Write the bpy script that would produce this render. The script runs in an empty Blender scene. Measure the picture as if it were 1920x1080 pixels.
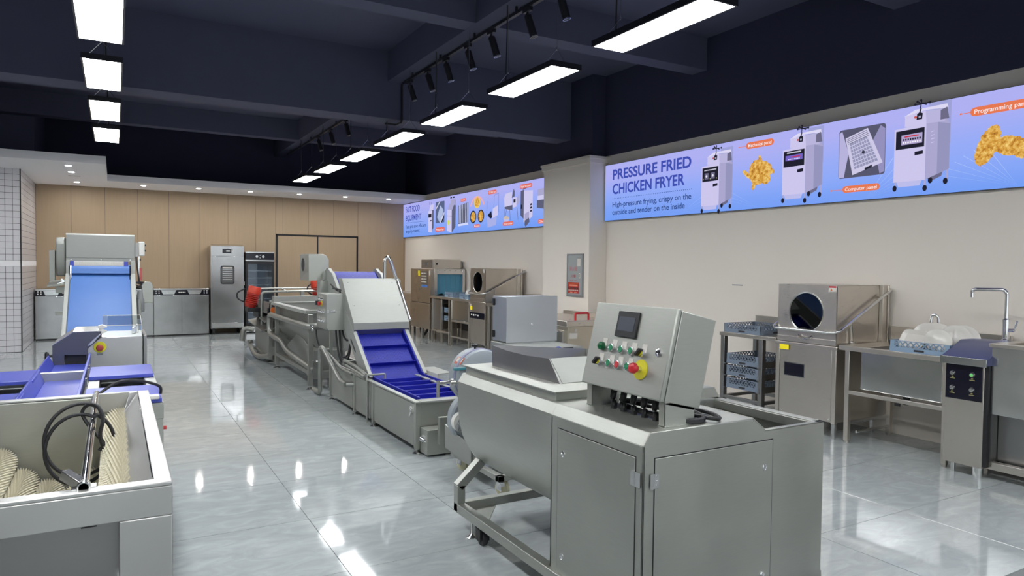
import bpy, math, random
from mathutils import Vector, Matrix
random.seed(7)
R = math.radians
scene = bpy.context.scene
COL = scene.collection

# ------------------------------------------------------------------ camera, world, exposure
cam_d = bpy.data.cameras.new('camera')
cam_d.sensor_width = 36.0
cam_d.lens = 1306.0 / 1920.0 * 36.0
cam_d.clip_start = 0.05
cam_d.clip_end = 200
cam = bpy.data.objects.new('camera', cam_d)
COL.objects.link(cam)
_right = Vector((0.86869091, -0.49522042, 0.01152557))
_down = Vector((-0.00568702, -0.03323627, -0.99943134))
_fwd = Vector((0.49532188, 0.86813137, -0.03168838))
m3 = Matrix((_right, -_down, -_fwd)).transposed()
cam.matrix_world = Matrix.Translation((0, 0, 1.65)) @ m3.to_4x4()
scene.camera = cam

world = bpy.data.worlds.new('world')
world.use_nodes = True
world.node_tree.nodes['Background'].inputs[0].default_value = (0.93, 0.96, 1.0, 1)      # overcast daylight outside the shop windows
world.node_tree.nodes['Background'].inputs[1].default_value = 1.1
scene.world = world
vs = scene.view_settings
vs.view_transform = 'Standard'
vs.look = 'None'
vs.exposure = 0.66
vs.gamma = 1.0
vs.use_curve_mapping = False
scene.cycles.transparent_max_bounces = 24
LAMP = 21.0          # radiance of the LED panels
SIGN = 0.62          # radiance of the backlit signs

# ------------------------------------------------------------------ builder
class B:
    def __init__(s, M=None):
        s.v = []; s.f = []; s.M = M
    def _p(s, p):
        p = Vector(p)
        if s.M is not None: p = s.M @ p
        s.v.append(p); return len(s.v) - 1
    def face(s, *pts):
        s.f.append([s._p(p) for p in pts]); return s
    def box(s, x0, x1, y0, y1, z0, z1):
        if x0 > x1: x0, x1 = x1, x0
        if y0 > y1: y0, y1 = y1, y0
        if z0 > z1: z0, z1 = z1, z0
        i = [s._p((x, y, z)) for z in (z0, z1) for y in (y0, y1) for x in (x0, x1)]
        for q in ((0, 2, 3, 1), (4, 5, 7, 6), (0, 1, 5, 4), (2, 6, 7, 3), (0, 4, 6, 2), (1, 3, 7, 5)):
            s.f.append([i[k] for k in q])
        return s
    def prism(s, poly, ax, a, b):
        """polygon extruded along an axis; poly is (y,z), (x,z) or (x,y)"""
        def P(u, v, w):
            return {'x': (w, u, v), 'y': (u, w, v), 'z': (u, v, w)}[ax]
        A = [s._p(P(u, v, a)) for u, v in poly]
        C = [s._p(P(u, v, b)) for u, v in poly]
        n = len(poly)
        s.f.append(A[::-1]); s.f.append(C)
        for k in range(n):
            s.f.append([A[k], A[(k + 1) % n], C[(k + 1) % n], C[k]])
        return s
    def sheet(s, pts, t):
        pts = [Vector(p) for p in pts]
        n = (pts[1] - pts[0]).cross(pts[2] - pts[0]).normalized() * t
        A = [s._p(p) for p in pts]; C = [s._p(p + n) for p in pts]
        k = len(pts)
        s.f.append(A[::-1]); s.f.append(C)
        for j in range(k):
            s.f.append([A[j], A[(j + 1) % k], C[(j + 1) % k], C[j]])
        return s
    def cyl(s, p0, p1, r, n=16, r2=None, cap=True):
        p0, p1 = Vector(p0), Vector(p1); r2 = r if r2 is None else r2
        d = (p1 - p0).normalized()
        u = d.orthogonal().normalized(); w = d.cross(u)
        A = []; C = []
        for k in range(n):
            a = 2 * math.pi * k / n; e = u * math.cos(a) + w * math.sin(a)
            A.append(s._p(p0 + e * r)); C.append(s._p(p1 + e * r2))
        for k in range(n):
            s.f.append([A[k], A[(k + 1) % n], C[(k + 1) % n], C[k]])
        if cap:
            s.f.append(A[::-1]); s.f.append(C)
        return s
    def tube(s, pts, r, n=8):
        pts = [Vector(p) for p in pts]
        rings = []; u = None
        for k, p in enumerate(pts):
            d = (pts[min(k + 1, len(pts) - 1)] - pts[max(k - 1, 0)]).normalized()
            if u is None: u = d.orthogonal().normalized()
            else:
                u = u - d * u.dot(d)
                u = u.normalized() if u.length > 1e-6 else d.orthogonal().normalized()
            w = d.cross(u)
            rings.append([s._p(p + (u * math.cos(2 * math.pi * j / n) + w * math.sin(2 * math.pi * j / n)) * r) for j in range(n)])
        for A, C in zip(rings, rings[1:]):
            for j in range(n):
                s.f.append([A[j], A[(j + 1) % n], C[(j + 1) % n], C[j]])
        s.f.append(rings[0][::-1]); s.f.append(rings[-1])
        return s
    def lathe(s, c, prof, n=20, axis=(0, 0, 1), ring=False):
        """profile of (radius, height) along axis from point c"""
        c = Vector(c); d = Vector(axis).normalized(); u = d.orthogonal().normalized(); w = d.cross(u)
        rings = []
        for r, h in prof:
            rings.append([s._p(c + d * h + (u * math.cos(2 * math.pi * j / n) + w * math.sin(2 * math.pi * j / n)) * max(r, 1e-4)) for j in range(n)])
        for A, C in zip(rings, rings[1:]):
            for j in range(n):
                s.f.append([A[j], A[(j + 1) % n], C[(j + 1) % n], C[j]])
        if ring:
            for j in range(n):
                s.f.append([rings[-1][j], rings[-1][(j + 1) % n], rings[0][(j + 1) % n], rings[0][j]])
        else:
            s.f.append(rings[0][::-1]); s.f.append(rings[-1])
        return s
    def bar(s, p0, p1, w, h, up=(0, 0, 1)):
        p0, p1 = Vector(p0), Vector(p1); d = (p1 - p0).normalized()
        up = Vector(up); sd = d.cross(up).normalized(); u2 = sd.cross(d)
        i = []
        for p in (p0, p1):
            for a, b in ((-1, -1), (1, -1), (1, 1), (-1, 1)):
                i.append(s._p(p + sd * a * w / 2 + u2 * b * h / 2))
        s.f += [[i[3], i[2], i[1], i[0]], [i[4], i[5], i[6], i[7]]]
        for k in range(4):
            s.f.append([i[k], i[(k + 1) % 4], i[4 + (k + 1) % 4], i[4 + k]])
        return s

def fil(pts, r, seg=5):
    """polyline with rounded corners"""
    pts = [Vector(p) for p in pts]; out = [pts[0]]
    for a, b, c in zip(pts, pts[1:], pts[2:]):
        d1 = (a - b); d2 = (c - b)
        rr = min(r, d1.length * .49, d2.length * .49)
        p, q = b + d1.normalized() * rr, b + d2.normalized() * rr
        for k in range(seg + 1):
            t = k / seg
            out.append(p * (1 - t) ** 2 + b * 2 * t * (1 - t) + q * t ** 2)
    out.append(pts[-1]); return out

def smooth_path(pts, seg=8):
    """Catmull-Rom through points"""
    pts = [Vector(p) for p in pts]; P = [pts[0]] + pts + [pts[-1]]; out = []
    for k in range(1, len(P) - 2):
        a, b, c, d = P[k - 1], P[k], P[k + 1], P[k + 2]
        for j in range(seg):
            t = j / seg
            out.append(.5 * ((2 * b) + (c - a) * t + (2 * a - 5 * b + 4 * c - d) * t * t + (3 * b - a - 3 * c + d) * t ** 3))
    out.append(pts[-1]); return out

def thing(name, label, cat, loc=(0, 0, 0), group=None):
    o = bpy.data.objects.new(name, None); COL.objects.link(o)
    o.empty_display_size = .1
    o.location = loc; o['label'] = label; o['category'] = cat
    if group: o['group'] = group
    return o

def top_of(o):
    while o.parent: o = o.parent
    return o

def obj(name, b, mat, parent=None, bev=0.0, label=None, kind=None, smooth=True, ang=38, loc=None):
    """one mesh object; builder coordinates are world metres"""
    off = Vector((0, 0, 0))
    if parent is not None:
        off = Vector(top_of(parent).location)
    elif loc is not None:
        off = Vector(loc)
    me = bpy.data.meshes.new(name)
    me.from_pydata([tuple(p - off) for p in b.v], [], b.f)
    me.validate()
    me.update()
    if smooth:
        for p in me.polygons: p.use_smooth = True
        me.set_sharp_from_angle(angle=R(ang))
    if isinstance(mat, (list, tuple)):
        for m in mat: me.materials.append(m)
    else:
        me.materials.append(mat)
    o = bpy.data.objects.new(name, me); COL.objects.link(o)
    if parent is not None: o.parent = parent
    elif loc is not None: o.location = loc
    if bev:
        m = o.modifiers.new('bevel', 'BEVEL'); m.width = bev; m.segments = 2
        m.limit_method = 'ANGLE'; m.angle_limit = R(40)
    if label: o['label'] = label
    if kind: o['kind'] = kind
    return o

def single(name, b, mat, label, cat, group=None, bev=0.0, loc=None):
    o = obj(name, b, mat, None, bev, loc=loc); o['label'] = label; o['category'] = cat
    if group: o['group'] = group
    return o

def copy_tree(o, parent=None):
    c = o.copy(); COL.objects.link(c)
    if parent is not None: c.parent = parent
    for ch in list(o.children): copy_tree(ch, c)
    return c

# ------------------------------------------------------------------ materials
def srgb(r, g, b):
    f = lambda c: (c / 255 / 12.92) if c / 255 <= .04045 else ((c / 255 + .055) / 1.055) ** 2.4
    return (f(r), f(g), f(b), 1)

def nt(name):
    m = bpy.data.materials.new(name); m.use_nodes = True
    t = m.node_tree; p = t.nodes['Principled BSDF']
    return m, t, p

def plain(name, col, rough=.5, metal=0.0, spec=.5, bump=0.0, bscale=60, vary=0.0, vscale=4):
    m, t, p = nt(name)
    p.inputs['Base Color'].default_value = col
    p.inputs['Roughness'].default_value = rough
    p.inputs['Metallic'].default_value = metal
    p.inputs['Specular IOR Level'].default_value = spec
    if bump or vary:
        tc = t.nodes.new('ShaderNodeTexCoord')
    if bump:
        n = t.nodes.new('ShaderNodeTexNoise'); n.inputs['Scale'].default_value = bscale
        t.links.new(tc.outputs['Object'], n.inputs['Vector'])
        bp = t.nodes.new('ShaderNodeBump'); bp.inputs['Strength'].default_value = bump; bp.inputs['Distance'].default_value = .004
        t.links.new(n.outputs['Fac'], bp.inputs['Height']); t.links.new(bp.outputs['Normal'], p.inputs['Normal'])
    if vary:
        n = t.nodes.new('ShaderNodeTexNoise'); n.inputs['Scale'].default_value = vscale; n.inputs['Detail'].default_value = 6
        t.links.new(tc.outputs['Object'], n.inputs['Vector'])
        mx = t.nodes.new('ShaderNodeMix'); mx.data_type = 'RGBA'
        mx.inputs['A'].default_value = tuple(c * (1 - vary) for c in col[:3]) + (1,)
        mx.inputs['B'].default_value = tuple(min(1, c * (1 + vary)) for c in col[:3]) + (1,)
        t.links.new(n.outputs['Fac'], mx.inputs['Factor']); t.links.new(mx.outputs['Result'], p.inputs['Base Color'])
    return m

def steel(name, col, rough, brush=(1, 1, 40), rvar=.12, bump=.03, metal=1.0, cvar=.06):
    """brushed stainless: streaky roughness, faint cloudy smudges"""
    m, t, p = nt(name)
    tc = t.nodes.new('ShaderNodeTexCoord')
    mp = t.nodes.new('ShaderNodeMapping'); mp.inputs['Scale'].default_value = brush
    t.links.new(tc.outputs['Object'], mp.inputs['Vector'])
    n = t.nodes.new('ShaderNodeTexNoise'); n.inputs['Scale'].default_value = 12; n.inputs['Detail'].default_value = 5
    t.links.new(mp.outputs['Vector'], n.inputs['Vector'])
    n2 = t.nodes.new('ShaderNodeTexNoise'); n2.inputs['Scale'].default_value = 3.5; n2.inputs['Detail'].default_value = 5
    t.links.new(tc.outputs['Object'], n2.inputs['Vector'])
    ad = t.nodes.new('ShaderNodeMath'); ad.operation = 'ADD'
    t.links.new(n.outputs['Fac'], ad.inputs[0]); t.links.new(n2.outputs['Fac'], ad.inputs[1])
    mr = t.nodes.new('ShaderNodeMapRange'); mr.inputs['From Min'].default_value = .6; mr.inputs['From Max'].default_value = 1.4
    mr.inputs['To Min'].default_value = rough - rvar / 2; mr.inputs['To Max'].default_value = rough + rvar / 2
    t.links.new(ad.outputs[0], mr.inputs['Value']); t.links.new(mr.outputs['Result'], p.inputs['Roughness'])
    mx = t.nodes.new('ShaderNodeMix'); mx.data_type = 'RGBA'
    mx.inputs['A'].default_value = tuple(c * (1 - cvar) for c in col[:3]) + (1,)
    mx.inputs['B'].default_value = tuple(min(1, c * (1 + cvar)) for c in col[:3]) + (1,)
    t.links.new(n2.outputs['Fac'], mx.inputs['Factor']); t.links.new(mx.outputs['Result'], p.inputs['Base Color'])
    p.inputs['Metallic'].default_value = metal
    bp = t.nodes.new('ShaderNodeBump'); bp.inputs['Strength'].default_value = bump; bp.inputs['Distance'].default_value = .002
    t.links.new(n.outputs['Fac'], bp.inputs['Height']); t.links.new(bp.outputs['Normal'], p.inputs['Normal'])
    return m

def emit(name, col, s):
    m = bpy.data.materials.new(name); m.use_nodes = True; t = m.node_tree
    t.nodes.remove(t.nodes['Principled BSDF'])
    e = t.nodes.new('ShaderNodeEmission'); e.inputs[0].default_value = col; e.inputs[1].default_value = s
    t.links.new(e.outputs[0], t.nodes['Material Output'].inputs[0]); return m

def glass(name, col, rough=.02, ior=1.45, mix=.12):
    """thin glass: tinted see-through plus a fresnel sheen"""
    m = bpy.data.materials.new(name); m.use_nodes = True; t = m.node_tree
    t.nodes.remove(t.nodes['Principled BSDF'])
    a = t.nodes.new('ShaderNodeBsdfTransparent'); a.inputs[0].default_value = col
    g = t.nodes.new('ShaderNodeBsdfGlossy'); g.inputs['Roughness'].default_value = rough
    f = t.nodes.new('ShaderNodeLayerWeight'); f.inputs['Blend'].default_value = .5
    w = t.nodes.new('ShaderNodeMath'); w.operation = 'POWER'; w.inputs[1].default_value = 5
    t.links.new(f.outputs['Facing'], w.inputs[0])
    q = t.nodes.new('ShaderNodeMath'); q.operation = 'MULTIPLY_ADD'; q.inputs[1].default_value = .9; q.inputs[2].default_value = .045
    t.links.new(w.outputs[0], q.inputs[0])
    x = t.nodes.new('ShaderNodeMixShader')
    t.links.new(q.outputs[0], x.inputs[0]); t.links.new(a.outputs[0], x.inputs[1]); t.links.new(g.outputs[0], x.inputs[2])
    t.links.new(x.outputs[0], t.nodes['Material Output'].inputs[0]); return m

ST = steel('steel_satin', (.46, .47, .435, 1), .50, (1, 1, 25), metal=1.0, rvar=.2, cvar=.12)              # sandblasted machines
STW = steel('steel_satin_welded', (.37, .38, .355, 1), .62, (1, 1, 8), metal=.6)
STB = steel('steel_warm_brushed', (.66, .61, .55, 1), .30, (1, 1, 60), metal=.96, rvar=.08, cvar=.05, bump=.008)  # warm tint puts reflected beige surroundings into the steel colour
STL = steel('steel_brushed', (.53, .53, .52, 1), .42, (1, 1, 60), metal=.95)                     # kitchen machines
STD = steel('steel_dark', (.34, .335, .33, 1), .34, (1, 1, 40))
STK = steel('steel_grey_satin', (.37, .375, .35, 1), .46, (1, 1, 20), metal=1.0, rvar=.2, cvar=.1)
STM = steel('steel_mirror_brushed', (.43, .43, .43, 1), .20, (1, 1, 30), metal=1.0, rvar=.1, bump=.02, cvar=.12)
STP = steel('steel_polished', (.70, .70, .69, 1), .18, (1, 1, 60))
CHR = plain('chrome', (.82, .82, .84, 1), .08, 1.0)
BLK = plain('black_plastic', (.012, .012, .014, 1), .4)
RUB = plain('black_rubber', (.015, .015, .018, 1), .55)
NAVY_GLOSS = plain('black_gloss_panel', srgb(20, 20, 34), .12)
CREAMW = plain('cream_wheel', srgb(214, 210, 176), .5)
WHITEP = plain('white_plate', srgb(212, 208, 200), .2)
WHITE = plain('white_plastic', srgb(225, 224, 218), .4)
GREYP = plain('grey_plastic', srgb(128, 130, 132), .45)
BASK = plain('blue_grey_plastic', srgb(128, 150, 172), .45)
BASKD = plain('slate_plastic', srgb(112, 124, 140), .45)
GREEN = plain('green_button', srgb(20, 130, 84), .3)
DGREEN = plain('dark_green_button', srgb(8, 92, 52), .3)
RED = plain('red_button', srgb(196, 44, 52), .35)
REDM = plain('red_motor_paint', srgb(164, 38, 26), .45)
YEL = plain('yellow_plastic', srgb(214, 206, 40), .45)
YELS = plain('yellow_sticker', srgb(250, 232, 20), .5)
ORG = plain('orange_plastic', srgb(224, 110, 40), .4)
BELT = plain('blue_modular_belt', srgb(22, 30, 150), .5, spec=.3, bump=.25, bscale=220)
BELTL = plain('light_blue_belt', srgb(60, 108, 178), .5, vary=.04, vscale=3)
BOARD = plain('violet_blue_board', srgb(72, 84, 186), .3, vary=.08)
TEAL = plain('teal_plastic', srgb(58, 128, 138), .4)
BRIS = plain('cream_bristle', srgb(214, 208, 186), .8)
BRISC = plain('bristle_core', srgb(120, 112, 90), .9)
ENAM = plain('grey_blue_enamel', srgb(150, 158, 164), .4)
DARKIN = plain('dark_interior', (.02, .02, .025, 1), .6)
SCREEN = plain('screen_glass', srgb(58, 64, 78), .35)
CURT = plain('teal_curtain', srgb(84, 150, 178), .5)
HINGE = plain('zinc_hinge', (.75, .75, .76, 1), .25, 1.0)
ACRY = glass('clear_acrylic', (.93, .96, .96, 1))
WGLASS = glass('dark_window_glass', (.10, .105, .115, 1))
FGLASS = glass('fridge_glass', (.72, .76, .80, 1))

NAVYD = plain('dark_navy_wall_paint', srgb(50, 52, 76), .75, bump=.05, bscale=30, vary=.06)  # same navy, darkened in colour for the shade on upper walls
NAVY = plain('navy_ceiling_paint', srgb(80, 82, 104), .75, bump=.05, bscale=30, vary=.06)  # slab and beams: navy lightened to paint in light bounced off the floor
WALLC = plain('warm_white_wall_paint', srgb(229, 221, 211), .7, bump=.02, bscale=40)
WALLW = plain('white_paint', srgb(240, 238, 240), .7)
BLACKM = plain('black_metal_trim', (.008, .007, .008, 1), .4)
BLKTRK = plain('black_track_metal', (.012, .012, .016, 1), .35)
LED = emit('led_panel_glow', (.97, .99, 1, 1), LAMP)
DLED = emit('downlight_glow', (1, .97, .92, 1), 350)

def wood_panel():
    m, t, p = nt('beige_wood_panel')
    g = t.nodes.new('ShaderNodeNewGeometry'); oi = t.nodes.new('ShaderNodeObjectInfo')
    mp = t.nodes.new('ShaderNodeMapping'); mp.inputs['Scale'].default_value = (30, 30, 1.2)
    t.links.new(g.outputs['Position'], mp.inputs['Vector'])
    n = t.nodes.new('ShaderNodeTexNoise'); n.inputs['Scale'].default_value = 1.6; n.inputs['Detail'].default_value = 6
    t.links.new(mp.outputs['Vector'], n.inputs['Vector'])
    r = t.nodes.new('ShaderNodeMix'); r.data_type = 'RGBA'
    r.inputs['A'].default_value = srgb(160, 139, 113); r.inputs['B'].default_value = srgb(172, 150, 123)
    t.links.new(n.outputs['Fac'], r.inputs['Factor']); t.links.new(r.outputs['Result'], p.inputs['Base Color'])
    p.inputs['Roughness'].default_value = .5
    return m
WOOD = wood_panel()

def floor_mat():
    m, t, p = nt('grey_marble_tile')
    g = t.nodes.new('ShaderNodeNewGeometry'); oi = t.nodes.new('ShaderNodeObjectInfo')
    mu = t.nodes.new('ShaderNodeVectorMath'); mu.operation = 'SCALE'; mu.inputs['Scale'].default_value = 1
    cm = t.nodes.new('ShaderNodeCombineXYZ')
    t.links.new(oi.outputs['Random'], cm.inputs[2])
    t.links.new(cm.outputs[0], mu.inputs[0]); mu.inputs['Scale'].default_value = 37
    ad = t.nodes.new('ShaderNodeVectorMath'); ad.operation = 'ADD'
    t.links.new(g.outputs['Position'], ad.inputs[0]); t.links.new(mu.outputs[0], ad.inputs[1])
    mp = t.nodes.new('ShaderNodeMapping'); mp.inputs['Rotation'].default_value = (0, 0, R(28)); mp.inputs['Scale'].default_value = (2.0, 4.2, 1)
    t.links.new(ad.outputs[0], mp.inputs['Vector'])
    n = t.nodes.new('ShaderNodeTexNoise'); n.inputs['Scale'].default_value = 1.7; n.inputs['Detail'].default_value = 9
    n.inputs['Roughness'].default_value = .62; n.inputs['Distortion'].default_value = 1.4
    t.links.new(mp.outputs['Vector'], n.inputs['Vector'])
    r = t.nodes.new('ShaderNodeValToRGB'); e = r.color_ramp.elements
    e[0].position = .25; e[0].color = srgb(156, 162, 164)
    e[1].position = .74; e[1].color = srgb(182, 187, 188)
    k = r.color_ramp.elements.new(.5); k.color = srgb(167, 173, 174)
    t.links.new(n.outputs['Fac'], r.inputs['Fac']); t.links.new(r.outputs['Color'], p.inputs['Base Color'])
    p.inputs['Roughness'].default_value = .055
    p.inputs['Specular IOR Level'].default_value = .55
    w = t.nodes.new('ShaderNodeTexNoise'); w.inputs['Scale'].default_value = 5; w.inputs['Detail'].default_value = 2
    t.links.new(g.outputs['Position'], w.inputs['Vector'])
    bp = t.nodes.new('ShaderNodeBump'); bp.inputs['Strength'].default_value = .035; bp.inputs['Distance'].default_value = .01
    t.links.new(w.outputs['Fac'], bp.inputs['Height']); t.links.new(bp.outputs['Normal'], p.inputs['Normal'])
    return m
FLOOR = floor_mat()
GROUT = plain('floor_joint', srgb(120, 124, 124), .7)
TILEW = plain('white_wall_tile', srgb(214, 212, 216), .18)
TGROUT = plain('dark_tile_grout', srgb(30, 32, 42), .8)
HOODD = plain('dark_grey_metal', srgb(96, 97, 108), .38, .7)

# ------------------------------------------------------------------ room
def struct(name, b, mat, parent=None, bev=0, smooth=False):
    o = obj(name, b, mat, parent, bev, smooth=smooth)
    if parent is None: o['kind'] = 'structure'
    return o

X0, X1, Y0, Y1, ZC = -5.8, 6.85, -4.2, 17.9, 4.7
floor = struct('floor', B().box(X0 - .2, X1 + .2, Y0 - .2, Y1 + .2, -.12, -.004), GROUT)
tb = B()
g_ = .0022
def tile_builder(w, l):
    b = B()
    b.prism([(g_, -.012), (w - g_, -.012), (w - g_, -.0006), (w - g_ - .0006, 0), (g_ + .0006, 0), (g_, -.0006)], 'y', g_, l - g_)
    return b
TX, TY = .9, .868
first = None
for i in range(-8, 7):
    for j in range(-1, 18):
        if i < -4 and (i + j) % 1 == 0 and i < -5: continue
        x, y = 1.08 + TX * i, 3.64 + TY * (j - 1)
        if first is None:
            first = obj('tile', tile_builder(TX, TY), FLOOR, smooth=False); first.parent = floor; t_ = first
        else:
            t_ = first.copy(); COL.objects.link(t_)
        t_.location = (x, y, 0)
ceiling = struct('ceiling', B().box(X0 - .3, X1 + .4, Y0 - .3, Y1 + .3, ZC, ZC + .15), NAVY)
BEAMS = []
def beam(x0, x1, y0, y1, z):
    BEAMS.insert(0 if z < 4 else len(BEAMS), (x0, x1, y0, y1, z))
    struct('ceiling_beam', B().box(x0, x1, y0, y1, z, ZC), NAVY)
for yb in (1.2, 4.02, 6.85, 12.45, 15.24):
    beam(X0, X1, yb, yb + .27, 4.28)
beam(X0, X1, 9.66, 10.08, 3.75)
beam(X0, X1, -1.6, -1.2, 3.75)
beam(3.42, 3.70, Y0, 9.66, 4.279); beam(3.42, 3.70, 10.08, Y1, 4.279)
beam(-3.78, -3.50, Y0, 9.66, 4.279)
beam(-5.8, -1.27, 15.52, 17.9, 3.45)

# right wall: warm white below, navy above
wr = struct('wall_right', B().box(X1, X1 + .3, Y0 - .2, Y1 + .3, -.1, 3.42), WALLC)
struct('upper_wall', B().box(X1 + .001, X1 + .3, Y0 - .2, Y1 + .3, 3.42, ZC), NAVYD, wr)
struct('wall_switch_plate', B().box(X1 - .004, X1, 6.16, 6.33, 1.435, 1.447), GREYP, wr)
pil = struct('pillar', B().box(6.51, X1, 8.97, 10.33, 0, 3.30), WALLC, bev=.004)
struct('cap', B().box(6.48, X1, 8.94, 10.36, 3.30, 3.36).box(6.465, X1, 8.925, 10.375, 3.36, 3.40), WALLC, pil)
struct('upper_shaft', B().box(6.60, X1 + .02, 9.05, 10.06, 3.40, ZC), NAVYD, pil)
# far wall of tall panels
wf = struct('wall_far', B().box(X0 - .2, X1 + .2, Y1, Y1 + .3, -.1, ZC), NAVYD)
xs = [-1.45]
while xs[-1] < X1: xs.append(xs[-1] + .635)
first = None
for a in xs[:-1]:
    b_ = min(a + .635, X1)
    if a < 5.514 and b_ > 3.491:      # doors stand here: panels above and beside them
        segs = [(max(a, 3.46), min(b_, 5.545), 2.375, 3.30)]
        if a < 3.46: segs.append((a, 3.46, 0, 3.30))
        if b_ > 5.545: segs.append((5.545, b_, 0, 3.30))
    else: segs = [(a, b_, 0, 3.30)]
    for (p, q, z0, z1) in segs:
        struct('panel', B().box(p + .0025, q - .0025, Y1 - .02, Y1 - .001, z0, z1), WOOD, wf)
d1 = struct('door_1', B().box(3.46, 5.545, Y1 - .012, Y1 - .002, 0, 2.375), DARKIN)
d1['label'] = 'pair of flush wood doors with thin black frame'
fr = B().box(3.465, 3.51, Y1 - .035, Y1, 0, 2.37).box(5.495, 5.54, Y1 - .035, Y1, 0, 2.37).box(3.465, 5.54, Y1 - .035, Y1, 2.33, 2.372)
struct('door_frame', fr, BLACKM, d1)
struct('meeting_strip', B().box(4.47, 4.505, Y1 - .033, Y1, 0, 2.33), BLACKM, d1)
struct('door_leaf', B().box(3.51, 4.468, Y1 - .03, Y1 - .003, .01, 2.33), WOOD, d1)
struct('door_leaf', B().box(4.507, 5.495, Y1 - .03, Y1 - .003, .01, 2.33), WOOD, d1)
# near and left walls
# glazed shop front behind the viewer: daylight comes in here
wn_ = B().box(X0, X1, Y0 - .2, Y0, 3.3, ZC).box(X0, X1, Y0 - .2, Y0, 0, .12)
for k in range(6):
    x = X0 + (X1 - X0 - .25) * k / 5
    wn_.box(x, x + .25, Y0 - .2, Y0, .12, 3.3)
struct('wall_near', wn_, WALLC)
for k in range(5):
    xa = X0 + (X1 - X0 - .25) * k / 5 + .25; xb = X0 + (X1 - X0 - .25) * (k + 1) / 5
    w_ = struct('window_%d' % (k + 1), B().box(xa, xb, Y0 - .11, Y0 - .10, .12, 3.3), glass('shop_window_glass_%d' % k, (.9, .93, .93, 1)))
    struct('window_frame', B().box(xa, xb, Y0 - .13, Y0 - .08, .12, .18).box(xa, xb, Y0 - .13, Y0 - .08, 3.24, 3.3).box(xa, xa + .05, Y0 - .13, Y0 - .08, .18, 3.24).box(xb - .05, xb, Y0 - .13, Y0 - .08, .18, 3.24), BLACKM, w_)
    ar = bpy.data.lights.new('window_portal', 'AREA'); ar.shape = 'RECTANGLE'; ar.size = xb - xa; ar.size_y = 3.18; ar.cycles.is_portal = True
    ao = bpy.data.objects.new('window_portal', ar); COL.objects.link(ao)
    ao.location = ((xa + xb) / 2, Y0 - .25, 1.71); ao.rotation_euler = (R(90), 0, 0)
wl = struct('wall_left', B().box(X0 - .3, X0, Y0 - .2, Y1 + .3, -.1, 3.3), plain('taupe_wall_paint', srgb(150, 144, 138), .7))
struct('upper_wall', B().box(X0 - .3, X0 - .001, Y0 - .2, Y1 + .3, 3.3, ZC), NAVYD, wl)
# lowered white soffit along the far wall, deeper at the left
poly = [(X0, 13.6), (-.12, 13.6), (-.12, 16.4), (6.85, 16.4), (6.85, 17.9), (X0, 17.9)]
sof = struct('ceiling_soffit', B().prism(poly, 'z', 3.28, 3.41), WALLW)
struct('air_slot', B().box(-.76, -.56, 15.8, 15.86, 3.277, 3.283), GREYP, sof)
# tiled wall return at the far left
tw = struct('wall_tiled', B().box(X0, -1.457, 15.207, Y1, 0, 3.28), TGROUT)
ts = .1115
first = None
for i in range(7):
    for j in range(30):
        if j in (14,): continue
        b_ = None
        x = -1.46 - ts * (i + 1); z = .004 + (ts - .002) * j
        if x < -2.25: continue
        if first is None:
            first = obj('tile', B().prism([(.003, .003), (ts - .003, .003), (ts - .003, ts - .005), (.003, ts - .005)], 'y', -.006, .004), TILEW, smooth=False)
            first.parent = tw; t_ = first
        else:
            t_ = first.copy(); COL.objects.link(t_)
        t_.location = (x, 15.205, z)
struct('white_band', B().box(X0, -1.455, 15.2, 15.21, .004 + (ts - .002) * 14, .002 + (ts - .002) * 15).box(-1.46, -1.449, 15.2, 17.9, .004 + (ts - .002) * 14, .002 + (ts - .002) * 15), WALLW, tw)
sb = B()
for i in range(24):
    for j in range(30):
        if j == 14: continue
        y = 15.215 + ts * i
        if y + ts > Y1: continue
        z = .004 + (ts - .002) * j
        sb.box(-1.458, -1.451, y + .003, y + ts - .003, z + .003, z + ts - .005)
o = struct('side_tiles', sb, TILEW, tw); o['kind'] = 'stuff'
struct('corner_strip', B().box(-1.466, -1.447, 15.196, 15.212, 0, 3.28), BLACKM, tw)

# ------------------------------------------------------------------ lamps
def roof(x, y):
    for (a, b, c, d, z) in BEAMS:
        if a - .01 <= x <= b + .01 and c - .01 <= y <= d + .01: return z - .002
    return ZC - .002
def panel_light(cx, y0, label, group):
    t = thing('panel_light', label, 'ceiling light', (cx, y0 + .6, 3.4), group)
    h = B().box(cx - .16, cx + .16, y0, y0 + 1.21, 3.402, 3.445)
    h.box(cx - .16, cx - .145, y0, y0 + 1.21, 3.396, 3.403).box(cx + .145, cx + .16, y0, y0 + 1.21, 3.396, 3.403)
    h.box(cx - .145, cx + .145, y0, y0 + .015, 3.396, 3.403).box(cx - .145, cx + .145, y0 + 1.195, y0 + 1.21, 3.396, 3.403)
    obj('housing', h, BLKTRK, t)
    obj('diffuser', B().box(cx - .145, cx + .145, y0 + .015, y0 + 1.195, 3.3975, 3.4015), LED, t, smooth=False)
    for dy in (.16, 1.05):
        w = B(); y = y0 + dy; ztop = roof(cx, y)
        w.tube([(cx, y, 3.60), (cx, y, ztop)], .0025, 5)
        w.tube([(cx - .13, y, 3.445), (cx, y, 3.60)], .002, 5).tube([(cx + .13, y, 3.445), (cx, y, 3.60)], .002, 5)
        w.cyl((cx, y, 3.59), (cx, y, 3.62), .006, 6)
        obj('suspension_wire', w, HINGE, t)
    obj('power_cable', B().tube(smooth_path([(cx, y0 + 1.1, 3.445), (cx + .02, y0 + 1.13, 3.7), (cx + .01, y0 + 1.1, 4.1), (cx, y0 + 1.08, roof(cx, y0 + 1.08))]), .007, 6), RUB, t)
ordn = ['nearest', 'second', 'third', 'fourth', 'fifth', 'sixth', 'seventh']
ks = 0
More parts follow.
